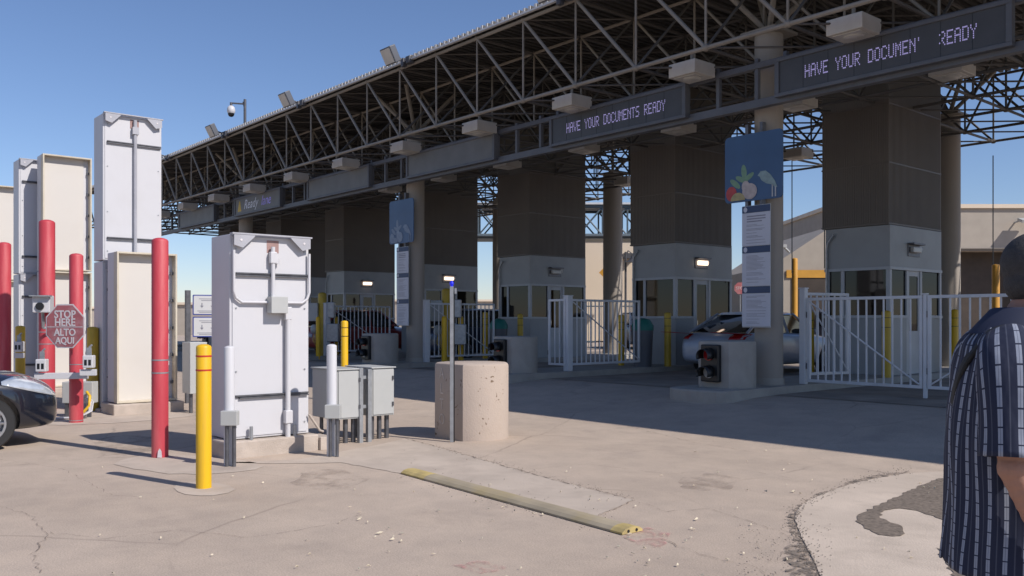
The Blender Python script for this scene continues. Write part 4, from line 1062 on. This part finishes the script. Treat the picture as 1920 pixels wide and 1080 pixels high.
# ------------------------------------------------------------------ cars
def make_car(label, paint, loc, rz, group=None, suv=False, name='parked_car', L=4.5, W=1.78):
    t = thing(name, label, 'car', loc, rz, group)
    Hh = 1.62 if suv else 1.44; hw = W / 2
    # stations along y: front at y=0 .. rear at y=-L ; (y, half width, z bottom, z shoulder, z top(centre))
    bt_ = .95 if not suv else 1.02; hd = .93 if not suv else 1.0
    st_ = [(.0, hw*.55, .30, .52, .60), (-.05, hw*.70, .22, .60, .70), (-.16, hw*.84, .20, .66, .78), (-.38, hw*.95, .19, .74, .87), (-.75, hw*.99, .19, .80, hd), (-1.2, hw, .19, .85, hd+.05), (-1.6, hw, .19, bt_-.03, bt_+.03),
           (-2.4, hw, .19, bt_, bt_+.02), (-3.3, hw, .19, bt_+.02, bt_+.04), (-L+.55, hw*.98, .20, bt_+.02, bt_+.05), (-L+.22, hw*.94, .24, bt_-.04, bt_), (-L+.05, hw*.84, .30, .80, .88), (-L, hw*.72, .36, .62, .70)]
    rings = []
    for y, h, zb, zs, zt in st_:
        half = [(h*.82, zb), (h*.96, zb + .06), (h, zb + (zs-zb)*.45), (h*.985, zs - .06), (h*.93, zs), (h*.70, zs + (zt-zs)*.7), (h*.35, zt - .005), ]
        ring = [(x, y, z) for x, z in half] + [(0, y, zt)] + [(-x, y, z) for x, z in reversed(half)]
        rings.append(ring)
    b = MB().loft(rings)
    wy = [-.84, -L + .92]; wr = .31
    bod = b.build('body', paint, None, smooth=60)
    sb = bod.modifiers.new('sub', 'SUBSURF'); sb.levels = 2; sb.render_levels = 2
    cut = MB()
    for y in wy:
        for sx in (-1, 1): cut.bar((sx*(hw-.24), y, wr + .01), (sx*(hw+.1), y, wr + .01), wr + .045, 28)
    co = cut.build('cutter', paint)
    bo_ = bod.modifiers.new('b', 'BOOLEAN'); bo_.operation = 'DIFFERENCE'; bo_.object = co; bo_.solver = 'EXACT'
    dg = bpy.context.evaluated_depsgraph_get(); dg.update()
    me = bpy.data.meshes.new_from_object(bod.evaluated_get(dg)); old = bod.data
    bod.modifiers.clear(); bod.data = me; bpy.data.objects.remove(co); bpy.data.meshes.remove(old); me.name = 'body'
    me.materials.clear(); me.materials.append(paint)
    bod.parent = t
    # cabin
    ys_ = [(-1.30, .0), (-2.05, 1.0), (-L+1.35 if not suv else -L+.75, .97), (-L+.42 if not suv else -L+.22, .05)]
    def cab(zb, grow, z_off, nm, m, roof=False):
        r_ = []
        for y, u in ys_:
            z = bt_ + .01 + (Hh - bt_ - .03)*u; hx = hw*(.90 - .17*u) + grow
            if roof and u < .5: continue
            r_.append([(-hx, y, bt_ + .0), (-hx*.99, y, z - .05*u), (-hx*.8, y, z + z_off), (hx*.8, y, z + z_off), (hx*.99, y, z - .05*u), (hx, y, bt_ + .0)])
        return MB().loft(r_).build(nm, m, t, smooth=35)
    cab(bt_, 0, 0, 'glasshouse', M['carglass'])
    a = MB(); y1, y2 = ys_[1][0], ys_[2][0]; hx = hw*.73
    a.loft([[(-hx, y, Hh - .05), (-hx*.8, y, Hh + .0), (0, y, Hh + .02), (hx*.8, y, Hh), (hx, y, Hh - .05)] for y in (y1 + .05, (y1 + y2)/2, y2 - .05)]); a.build('roof', paint, t, smooth=60)
    a = MB()
    for sx in (-1, 1):
        for (ya_, za), (yb_, zb_) in (((ys_[0][0], bt_), (y1 + .02, Hh - .03)), ((-2.45, bt_), (-2.5, Hh - .04)), ((ys_[3][0], bt_ + .02), (y2 - .02, Hh - .03))):
            a.bar((sx*(hw*.90), ya_, za), (sx*(hw*.735), yb_, zb_), .032, 6)
    a.build('pillar', paint, t, smooth=40)
    for y in wy:
        for sx in (-1, 1):
            c = MB(); X = sx*(hw - .22)
            c.v = []; prof = [(wr - .10, 0), (wr - .02, 0), (wr, .03), (wr, .17), (wr - .02, .20), (wr - .10, .20)]
            n_ = 28; vs_ = []
            for r_, xx in prof:
                for q_ in range(n_):
                    a_ = 2*math.pi*q_/n_; vs_.append((X + sx*xx, y + r_*math.cos(a_), wr + r_*math.sin(a_)))
            c.add(vs_, [(i*n_+k_, i*n_+(k_+1) % n_, (i+1)*n_+(k_+1) % n_, (i+1)*n_+k_) for i in range(5) for k_ in range(n_)])
            wh = c.build('wheel', M['tyre'], t, smooth=40)
            d_ = MB(); d_.bar((X, y, wr), (X + sx*.10, y, wr), wr - .10, 24)
            for q_ in range(10):
                a_ = 2*math.pi*q_/10
                d_.bar((X + sx*.15, y + .03*math.cos(a_), wr + .03*math.sin(a_)), (X + sx*.175, y + (wr-.11)*math.cos(a_), wr + (wr-.11)*math.sin(a_)), .016, 6)
            d_.bar((X + sx*.10, y, wr), (X + sx*.18, y, wr), .045, 14)
            n_ = 28; v0 = []
            for r_, xx in ((wr-.10, .16), (wr-.10, .19), (wr-.125, .19), (wr-.125, .16)):
                for q_ in range(n_):
                    a_ = 2*math.pi*q_/n_; v0.append((X + sx*xx, y + r_*math.cos(a_), wr + r_*math.sin(a_)))
            d_.add(v0, [(i*n_+k_, i*n_+(k_+1) % n_, ((i+1) % 4)*n_+(k_+1) % n_, ((i+1) % 4)*n_+k_) for i in range(4) for k_ in range(n_)])
            d_.build('rim', M['rim'], wh, smooth=40)
    # lamps follow the hull: patches offset outwards
    from mathutils.bvhtree import BVHTree
    bvh = BVHTree.FromPolygons([v.co for v in me.vertices], [list(p_.vertices) for p_ in me.polygons])
    def decal(nm, grid, m, dir_, th=.006):
        """grid rows of start points projected along dir_ onto the hull"""
        v_ = []; ok = True
        for row in grid:
            for p_ in row:
                h_ = bvh.ray_cast(Vector(p_), Vector(dir_).normalized())
                if h_[0] is None: ok = False; v_.append(Vector(p_)); continue
                v_.append(h_[0] + h_[1]*th)
        nn_ = len(grid[0]); c = MB().add(v_, [(j*nn_+i, j*nn_+i+1, (j+1)*nn_+i+1, (j+1)*nn_+i) for j in range(len(grid)-1) for i in range(nn_-1)])
        o = c.build(nm, m, t, smooth=60); s_ = o.modifiers.new('s', 'SOLIDIFY'); s_.thickness = .008; s_.offset = 0; return o
    for sx in (-1, 1):
        gr = []
        for i in range(9):
            u = i / 8; y = -.06 - .62*u; h0 = .58 + .17*u; hgt = .035 + .13*math.sin(math.pi*min(1, u*1.0))*.9 + .0
            gr.append([(sx*(hw + .5), y, h0 + hgt*v/4) for v in range(5)])
        # cast from a diagonal outside point
        g2_ = []
        for row in gr:
            g2_.append([(p_[0], p_[1] + .6*0, p_[2]) for p_ in row])
        try: decal('headlight', g2_, M['headlamp'], (-sx, -.0001, 0))
        except Exception as e: print('decal', e)
    for sx in (-1, 1):
        g3 = [[(sx*(hw*.62 + (hw*.30)*i/4), -L - .6, .82 + .17*v/3) for v in range(4)] for i in range(5)]
        decal('taillight', g3, M['redlens'], (0, 1, 0), .008)
    g4 = [[(-.42 + .84*i/6, .6, .34 + .14*v/3) for v in range(4)] for i in range(7)]
    decal('grille', g4, M['black'], (0, -1, 0))
    g5 = [[(-.18 + .36*i/3, -L - .6, .66 + .12*v/2) for v in range(3)] for i in range(4)]
    decal('plate', g5, M['paper'], (0, 1, 0), .01)
    a = MB()
    for sx in (-1, 1): a.ell((sx*(hw + .05), -1.62, bt_ + .05), (.10, .06, .07), 10, 7)
    a.build('mirror', paint, t, smooth=60)
    a = MB()
    for sx in (-1, 1):
        a.box(sx*(hw*.6), sx*(hw*.995), -.30, -.12, .205, .235)
    return t
M['carglass'] = mat('car_glass', (.015, .018, .02), .06, var=.05, coat=1)
make_car('glossy black car whose nose enters at the left edge', M['carblack'], (-12.40, 2.78, 0), 0, name='black_car', W=1.76)
make_car('silver car seen from behind at the lit booth, behind the barrier', M['carsilver'], (-12.35, 20.8, .25), 0, name='silver_car', suv=False)
make_car('dark red vehicle waiting in shade at the booth behind the utility boxes', M['carred'], (-28.3, 19.2, .25), 0, name='red_car', suv=True)
make_car('dark car waiting deep in shade between the left booths', M['cardark'], (-22.9, 20.5, .25), 0, name='dark_car', suv=True)
for px_, Yd, m_, lb, a_ in ((1160, 42, 'cardark', 'dark car parked beyond the middle gate by the pale building', 60), (1500, 36, 'cardark', 'dark blue car beyond the gate before the tan building', 70), (1880, 30, 'carwhite', 'white pickup-height car beyond the gate at right', 60), (560, 48, 'carwhite', 'white car beyond the canopy at left', 80)):
    q = Q(px_, Yd); make_car(lb, M[m_], (q.x, q.y, .25), R(a_), 'cars parked beyond the canopy', suv=True)

# ------------------------------------------------------------------ background buildings
def bldg(name, label, px0, px1, Yd, ztop, m, depth=10, cat='building'):
    a0 = Q(px0, Yd); a1 = Q(px1, Yd); t = thing(name, label, cat, (a0.x, a0.y, .25), camang)
    W = (a1 - a0).length
    return t, W
t, W = bldg('tan_building', 'tan stucco building with dark garage bay behind the right booth', 1560, 2300, 40, 6.6, M['tangl'])
H = 6.35
a = MB(); bays = [(4.9, 10.2), (12, 16)]
x = 0
for b0, b1 in bays: a.box(x, b0, 0, 9, 0, 4.45); x = b1
a.box(x, W, 0, 9, 0, 4.45); a.box(0, W, 0, 9, 4.45, H); a.build('wall', M['tangl'], t)
a = MB(); a.box(-.1, W + .1, -.12, 9, H, H + .18); a.build('parapet', M['creamw'], t)
a = MB(); 
for b0, b1 in bays: a.box(b0, b1, 1.2, 1.3, 0, 4.45)
a.build('bay_door', M['doorbrown'], t)
a = MB(); a.box(W*.0 + 4.9, 16, -.06, 0, 4.40, 4.52); a.build('lintel', M['doorbrown'], t)
a = MB(); a.obox((8.6, -.5, 5.75), (.7, .4, .12), Matrix.Rotation(R(20), 3, 'X')); a.bar((8.3, 0, 5.7), (8.5, -.45, 5.8), .04, 6); a.build('wall_light', M['grayp'], t)
a = MB(); a.box(0, 4.9, -.02, 0, .1, 1.8); a.build('dado', M['doorbrown'], t)
t, W = bldg('tan_building', 'lower tan building wing with sloped top left of the right booth', 1440, 1560, 34, 5, M['tangl'])
a = MB(); a.plate([(0, 0), (W, 0), (W, 4.9), (W*.30, 3.75), (0, 3.3)], (0, 8, 0), (1, 0, 0), (0, 0, 1), 8); a.build('wall', M['tangl'], t)
a = MB(); a.box(.9, 2.2, -.03, 0, .05, 2.9); a.build('bay_door', M['doorbrown'], t)
a = MB(); a.box(.7, 2.5, -.06, -.03, 2.9, 3.2); a.build('lintel', M['orange'], t)
a = MB(); a.bar((W*.32, -.05, 3.9), (W*.32 - .35, -.3, 4.15), .05, 6); a.obox((W*.32 - .4, -.35, 4.1), (.4, .2, .12)); a.build('wall_light', M['grayp'], t)
t, W = bldg('pale_building', 'sunlit cream building seen between booths beyond the canopy', 1085, 1200, 52, 6, M['creamw'])
a = MB(); a.box(0, W, 0, 8, 0, 6.0); a.build('wall', M['creamw'], t); a = MB(); a.box(-.1, W+.1, -.1, 8, 6.0, 6.2); a.build('roof', M['decktop'], t)
a = MB(); a.box(2.6, 3.3, -.5, 0, 4.9, 5.2); a.build('wall_light', M['dgalv'], t)
for px0, px1, Yd, hh_, lb in ((330, 620, 75, 2.6, 'low pale building far off at left beyond the booths'), (-200, 120, 80, 2.4, 'low pale building far off behind the left cabinets'), (620, 1000, 90, 3.2, 'long low pale building far beyond the booths')):
    t, W = bldg('low_building', lb, px0, px1, Yd, 0, M['creamw'])
    MB().box(0, W, 0, 8, 0, hh_).build('wall', M['tangl'], t); MB().box(-.2, W+.2, -.2, 8.2, hh_, hh_+.2).build('roof', M['creamw'], t)
# footbridge of steel trusses beyond
t = thing('truss_footbridge', 'dark steel truss footbridge crossing behind the canopy', 'footbridge', Q(850, 46, .25), camang)
a = MB(); Lb = 13; zb_, zt_ = 5.7, 7.2
for y in (0, 2.2):
    a.bar((0, y, zb_), (Lb, y, zb_), .10, 6); a.bar((0, y, zt_), (Lb, y, zt_), .09, 6)
    k_ = 0
    while k_*1.3 < Lb:
        a.bar((k_*1.3, y, zb_), (k_*1.3, y, zt_), .05, 5); a.bar((k_*1.3, y, zb_), (min(Lb, (k_+1)*1.3), y, zt_), .045, 5); a.bar((k_*1.3, y, zt_), (min(Lb, (k_+1)*1.3), y, zb_), .045, 5); k_ += 1
a.build('truss', M['teal'], t, smooth=40)
MB().box(0, Lb, .1, 2.1, zb_ - .15, zb_ - .02).build('walkway', M['teal'], t)
MB().box(-.3, Lb + .3, -.2, 2.4, zt_ + .1, zt_ + .2).build('roof', M['decktop'], t)
a = MB(); a.bar((1, 1, 0), (1, 1, zb_), .2, 10); a.bar((Lb - 1, 1, 0), (Lb - 1, 1, zb_), .2, 10); a.build('support', M['teal'], t)
# street lamp, road signs beyond
q = Q(1173, 34, .25); t = thing('street_lamp', 'dark street lamp before the pale building', 'street lamp', q, camang)
a = MB(); a.bar((0, 0, 0), (0, 0, 3.9), .045, 8); a.tube([(0, 0, 3.7), (.1, 0, 3.95), (.28, 0, 3.8)], .03, 6); a.build('pole', M['dgalv'], t)
MB().lathe((.28, 0, 3.5), [(.28, 0), (.1, .14), (.05, .26)], 14).build('lamp_shade', M['dgalv'], t, smooth=50)
q = Q(1139, 34, .25); t = thing('warning_sign', 'yellow diamond road sign half hidden behind the dark column', 'road sign', q, camang)
a = MB(); a.bar((0, .03, 0), (0, .03, 3.3), .03, 8); a.build('post', M['dgalv'], t); MB().plate([(0, -.33), (.33, 0), (0, .33), (-.33, 0)], (0, 0, 3.1), (1, 0, 0), (0, 0, 1), .01).build('face', M['orange'], t)
q = Q(1388, 30, .25); t = thing('road_stop_sign', 'small red octagonal road sign beyond the lit booth', 'road sign', q, camang)
a = MB(); a.bar((0, .03, 0), (0, .03, 2.5), .02, 8); a.build('post', M['galv'], t); MB().plate(octo(.20), (0, 0, 2.35), (1, 0, 0), (0, 0, 1), .01).build('face', M['stopred'], t)
a = MB().text('STOP', (0, -.0105, 2.35), (1, 0, 0), (0, 0, 1), .14, 0, .9); a.build('lettering', M['letter'], t)
# fence line beyond
q = Q(1085, 40, .25); t = thing('picket_fence', 'dark metal picket fence before the pale building', 'fence', q, camang)
a = MB(); a.bar((0, 0, 1.9), (4, 0, 1.9), .03, 6); a.bar((0, 0, .3), (4, 0, .3), .03, 6)
for i in range(27): a.bar((i*.15, 0, 0), (i*.15, 0, 2.1), .015, 5)
a.build('bars', M['teal'], t)
# hanging cables behind
for px_, Yd, lb in ((1485, 24, 'thin cable hanging left of the right booth'), (1546, 22, 'thin cable hanging by the right booth cladding'), (1862, 24, 'thin cable hanging at the right edge')):
    q = Q(px_, Yd); a = MB(); a.bar((0, 0, 0), (0, 0, 3.2), .014, 6); o = a.build('hanging_cable', M['black'], None, loc=(q.x, q.y, 2.8)); tag(o, lb, 'cable', 'thin hanging cables')
# overhead sign seen under the far-left canopy
q = Q(310, 40, .25); 

# ------------------------------------------------------------------ person
def shirt_mat():
    m = bpy.data.materials.new('striped_shirt'); m.use_nodes = True; n = m.node_tree; b = n.nodes['Principled BSDF']; L = n.links.new
    b.inputs['Roughness'].default_value = .85
    uv = n.nodes.new('ShaderNodeUVMap'); sp_ = n.nodes.new('ShaderNodeSeparateXYZ'); L(uv.outputs[0], sp_.inputs[0])
    def math_(op, a, b2=None):
        x = n.nodes.new('ShaderNodeMath'); x.operation = op
        for i, v in enumerate((a, b2)):
            if v is None: continue
            if isinstance(v, (int, float)): x.inputs[i].default_value = v
            else: L(v, x.inputs[i])
        return x.outputs[0]
    u = math_('MULTIPLY', sp_.outputs[0], 1.0); fr = math_('FRACT', u)
    # wide pale stripe .62-.90 built of chain links, thin stripe near .2
    wide = math_('MULTIPLY', math_('GREATER_THAN', fr, .60), math_('LESS_THAN', fr, .86))
    seam = math_('MULTIPLY', math_('GREATER_THAN', fr, .71), math_('LESS_THAN', fr, .74))
    thin = math_('MULTIPLY', math_('GREATER_THAN', fr, .20), math_('LESS_THAN', fr, .27))
    fv = math_('FRACT', math_('MULTIPLY', sp_.outputs[1], 26.0)); link = math_('GREATER_THAN', fv, .09)
    a = math_('MULTIPLY', wide, link); a = math_('MULTIPLY', a, math_('SUBTRACT', 1.0, math_('MULTIPLY', seam, .5)))
    a = math_('MAXIMUM', a, math_('MULTIPLY', thin, .18))
    mx = n.nodes.new('ShaderNodeMixRGB'); L(a, mx.inputs[0]); mx.inputs[1].default_value = (.014, .019, .045, 1); mx.inputs[2].default_value = (.27, .295, .36, 1)
    L(mx.outputs[0], b.inputs['Base Color'])
    tc = n.nodes.new('ShaderNodeTexCoord'); nz = n.nodes.new('ShaderNodeTexNoise'); nz.inputs['Scale'].default_value = 9; nz.inputs['Detail'].default_value = 3
    mp = n.nodes.new('ShaderNodeMapping'); mp.inputs['Scale'].default_value = (1, 1, .35); L(tc.outputs['Object'], mp.inputs[0]); L(mp.outputs[0], nz.inputs[0])
    bp = n.nodes.new('ShaderNodeBump'); bp.inputs['Strength'].default_value = .6; bp.inputs['Distance'].default_value = .03; L(nz.outputs[0], bp.inputs['Height']); L(bp.outputs[0], b.inputs['Normal'])
    return m
M['shirt'] = shirt_mat()
M['skin'] = mat('skin', (.36, .185, .125), .55, var=.08, scale=6, bump=.15, bscale=120)
M['skin'].node_tree.nodes['Principled BSDF'].inputs['Subsurface Weight'].default_value = .08
M['hair'] = mat('grey_hair', (.040, .038, .039), .75, var=.25, scale=60, bump=.5, bscale=200)
M['strap'] = mat('black_strap', (.015, .016, .018), .7, var=.2, bump=.4, bscale=300)
M['trouser'] = mat('dark_trousers', (.03, .033, .045), .9, var=.2)

def person():
    q = Q(1888, 2.72)
    fwd = Vector((.90, .55, 0)).normalized()
    t = thing('person', 'man in navy striped short-sleeved shirt with backpack strap at the right edge', 'person', (q.x, q.y, 0), math.atan2(-fwd.x, fwd.y))
    # local: +y forward, +x his right
    b = MB()
    def cap(p0, p1, r0, r1, k=7):
        for i in range(k + 1):
            u = i / k; c = Vector(p0).lerp(Vector(p1), u); r_ = r0*(1-u) + r1*u; b.ell(c, (r_, r_, r_), 12, 8)
    b.ell((0, 0, 1.15), (.185, .125, .30), 16, 12); b.ell((0, .0, .93), (.18, .14, .16), 16, 10); b.ell((0, -.01, 1.36), (.17, .10, .10), 14, 8)
    cap((0, .0, 1.42), (0, .075, 1.56), .062, .058)
    # head
    b.ell((0, .105, 1.645), (.078, .098, .110), 20, 14); b.ell((0, .135, 1.575), (.052, .062, .055), 14, 10); b.ell((0, .202, 1.62), (.014, .022, .022), 8, 6); b.ell((0, .175, 1.585), (.03, .03, .018), 8, 6)
    for sx in (-1, 1): b.ell((sx*.080, .095, 1.625), (.014, .022, .034), 10, 8); b.ell((sx*.034, .183, 1.655), (.018, .014, .010), 8, 6)
    # arms : right arm hangs, forearm forward
    arms = []
    for sx in (-1, 1):
        sh = Vector((sx*.215, -.02, 1.385)); el = Vector((sx*.275, -.035, 1.085)); wr_ = Vector((sx*.270, .065, .835))
        cap(sh, el, .062, .047); cap(el, wr_, .046, .030, 8)
        pm = wr_ + Vector((0, .055, -.05)); dd = (pm - wr_).normalized()
        b.ell(wr_ + dd*.05, (.022, .045, .050), 12, 8, None)
        side = Vector((0, .65, .75)).normalized()
        for fi in range(4):
            base = wr_ + dd*.09 + side*(.030 - .020*fi); cl = Vector((-sx*.35, .3, -.9)).normalized(); ln = (.034, .040, .037, .028)[fi]
            p1_ = base + dd*ln; p2_ = p1_ + (dd*.5 + cl*.6).normalized()*ln*.75; p3_ = p2_ + (cl + Vector((0, -.3, 0))).normalized()*ln*.6
            cap(base, p1_, .0105, .0095, 4); cap(p1_, p2_, .0095, .0088, 4); cap(p2_, p3_, .0088, .0075, 3)
        th0 = wr_ + dd*.035 + side*.03; cap(th0, th0 + dd*.035 + side*.022, .013, .011, 4); cap(th0 + dd*.035 + side*.022, th0 + dd*.066 + side*.026, .011, .009, 4)
    for sx in (-1, 1):
        cap((sx*.095, 0, .86), (sx*.10, .01, .48), .085, .058); cap((sx*.10, .01, .48), (sx*.10, -.01, .09), .056, .040); b.ell((sx*.10, .07, .05), (.045, .13, .045), 10, 7)
    body = b.build('body', M['skin'], t)
    rm = body.modifiers.new('r', 'REMESH'); rm.mode = 'VOXEL'; rm.voxel_size = .006; rm.use_smooth_shade = True
    sm = body.modifiers.new('s', 'SMOOTH'); sm.factor = .5; sm.iterations = 4
    # hair cap
    h = MB(); h.ell((0, .086, 1.676), (.086, .106, .098), 22, 16); h.ell((0, .05, 1.615), (.074, .060, .065), 18, 12)
    for sx in (-1, 1): h.ell((sx*.064, .08, 1.66), (.022, .045, .05), 12, 8)
    # open the face: drop verts in front low
    ho = h.build('hair', M['hair'], t)
    rm = ho.modifiers.new('r', 'REMESH'); rm.mode = 'VOXEL'; rm.voxel_size = .007; rm.use_smooth_shade = True
    # shirt torso
    rnd = random.Random(3)
    prof = [(.745, .235, .185, .005), (.80, .232, .182, .005), (.90, .225, .178, .01), (1.0, .222, .175, .01), (1.12, .225, .168, .0), (1.24, .232, .150, -.008), (1.33, .232, .130, -.012), (1.39, .218, .110, -.016), (1.43, .185, .100, -.022), (1.46, .13, .082, -.015), (1.485, .095, .078, .003), (1.50, .080, .072, .015)]
    N = 72; s_ = MB(); uv_ = []
    rings = []
    for z, a_, b_, cy in prof:
        ring = []
        for k_ in range(N + 1):
            th = 2*math.pi*k_/N - math.pi/2
            c_, s__ = math.cos(th), math.sin(th); e = .82
            fold = .006*math.sin(th*9 + z*6)*(1 if z < 1.3 else .3) + .004*math.sin(th*17 - z*11)
            x = (a_ + fold)*math.copysign(abs(c_)**e, c_); y = cy + (b_ + fold)*math.copysign(abs(s__)**e, s__)
            ring.append((x, y, z)); uv_.append((27.0*k_/N, z))
        rings.append(ring)
    vs_ = [p_ for r_ in rings for p_ in r_]; N1 = N + 1
    s_.add(vs_, [(i*N1+k_, i*N1+k_+1, (i+1)*N1+k_+1, (i+1)*N1+k_) for i in range(len(rings)-1) for k_ in range(N)]); s_.uv = uv_
    so2 = s_.build('shirt', M['shirt'], t, smooth=70); ss = so2.modifiers.new('sub', 'SUBSURF'); ss.levels = 1; ss.render_levels = 2
    sl = so2.modifiers.new('sol', 'SOLIDIFY'); sl.thickness = .004
    for sx in (-1, 1):
        pts = [(sx*.135, -.015, 1.425), (sx*.19, -.024, 1.40), (sx*.232, -.03, 1.34), (sx*.252, -.033, 1.26), (sx*.266, -.035, 1.18), (sx*.276, -.036, 1.115)]
        rs_ = [.072, .088, .090, .083, .080, .084]; N = 40; rr = []; uv_ = []; u0 = None
        for i, p_ in enumerate(pts):
            d_ = (Vector(pts[min(i+1, 5)]) - Vector(pts[max(i-1, 0)])).normalized(); f_ = Vector((0, 1, 0)); f_ = (f_ - d_*f_.dot(d_)).normalized(); g_ = d_.cross(f_)
            for k_ in range(N + 1):
                a_ = 2*math.pi*k_/N; w2 = rs_[i]*(1 + .03*math.sin(a_*5 + i)); rr.append(Vector(p_) + f_*w2*math.cos(a_)*1.08 + g_*w2*math.sin(a_)); uv_.append((11.0*k_/N, i*.06))
        sv = MB().add(rr, [(i*(N+1)+k_, i*(N+1)+k_+1, (i+1)*(N+1)+k_+1, (i+1)*(N+1)+k_) for i in range(5) for k_ in range(N)]); sv.uv = uv_
        o = sv.build('sleeve', M['shirt'], so2, smooth=70); x_ = o.modifiers.new('sub', 'SUBSURF'); x_.levels = 1; x_.render_levels = 2; x_ = o.modifiers.new('sol', 'SOLIDIFY'); x_.thickness = .004
    # collar
    N = 32; rr = []
    for (z, a_, b_, cy) in ((1.475, .100, .084, .0), (1.54, .080, .078, .045), (1.535, .089, .088, .042), (1.46, .116, .102, -.008)):
        rr.append([(a_*math.cos(2*math.pi*k_/N), cy + b_*math.sin(2*math.pi*k_/N), z) for k_ in range(N)])
    MB().loft(rr, False).build('collar', M['collar'], so2, smooth=60)
    # trousers
    b = MB()
    for sx in (-1, 1):
        b.lathe((sx*.10, 0, 0), [(.085, .05), (.085, .10), (.085, .45), (.105, .75), (.108, .84)], 20)
    b.ell((0, 0, .86), (.205, .155, .12), 18, 10)
    o = b.build('trousers', M['trouser'], t); rm = o.modifiers.new('r', 'REMESH'); rm.mode = 'VOXEL'; rm.voxel_size = .012; rm.use_smooth_shade = True
    b = MB()
    for sx in (-1, 1): b.ell((sx*.10, .05, .045), (.052, .15, .055), 14, 8)
    b.build('shoe', M['black'], t, smooth=60)
    # shoulder strap over his near (right) shoulder
    for sx in (1,):
        path = [(sx*.10, .175, 1.12), (sx*.115, .165, 1.25), (sx*.12, .10, 1.40), (sx*.125, .03, 1.475), (sx*.125, -.035, 1.478), (.115, -.088, 1.447), (.085, -.134, 1.37), (.035, -.150, 1.29), (-.02, -.150, 1.21), (-.05, -.11, 1.16)]
        vs_ = []; 
        for i, p_ in enumerate(path):
            p_ = Vector(p_); d_ = (Vector(path[min(i+1, len(path)-1)]) - Vector(path[max(i-1, 0)])).normalized(); sd_ = Vector((1, 0, -.35*sx if 1 < i < 6 else 0)).normalized()
            vs_ += [p_ - sd_*.028, p_ + sd_*.028]
        a = MB().add(vs_, [(2*i, 2*i+1, 2*i+3, 2*i+2) for i in range(len(path)-1)])
        o = a.build('bag_strap', M['strap'], t, smooth=60); x_ = o.modifiers.new('sub', 'SUBSURF'); x_.levels = 2; x_.render_levels = 2; x_ = o.modifiers.new('sol', 'SOLIDIFY'); x_.thickness = .012; x_.offset = 0
M['collar'] = mat('navy_cloth', (.02, .026, .055), .85, var=.2)
person()
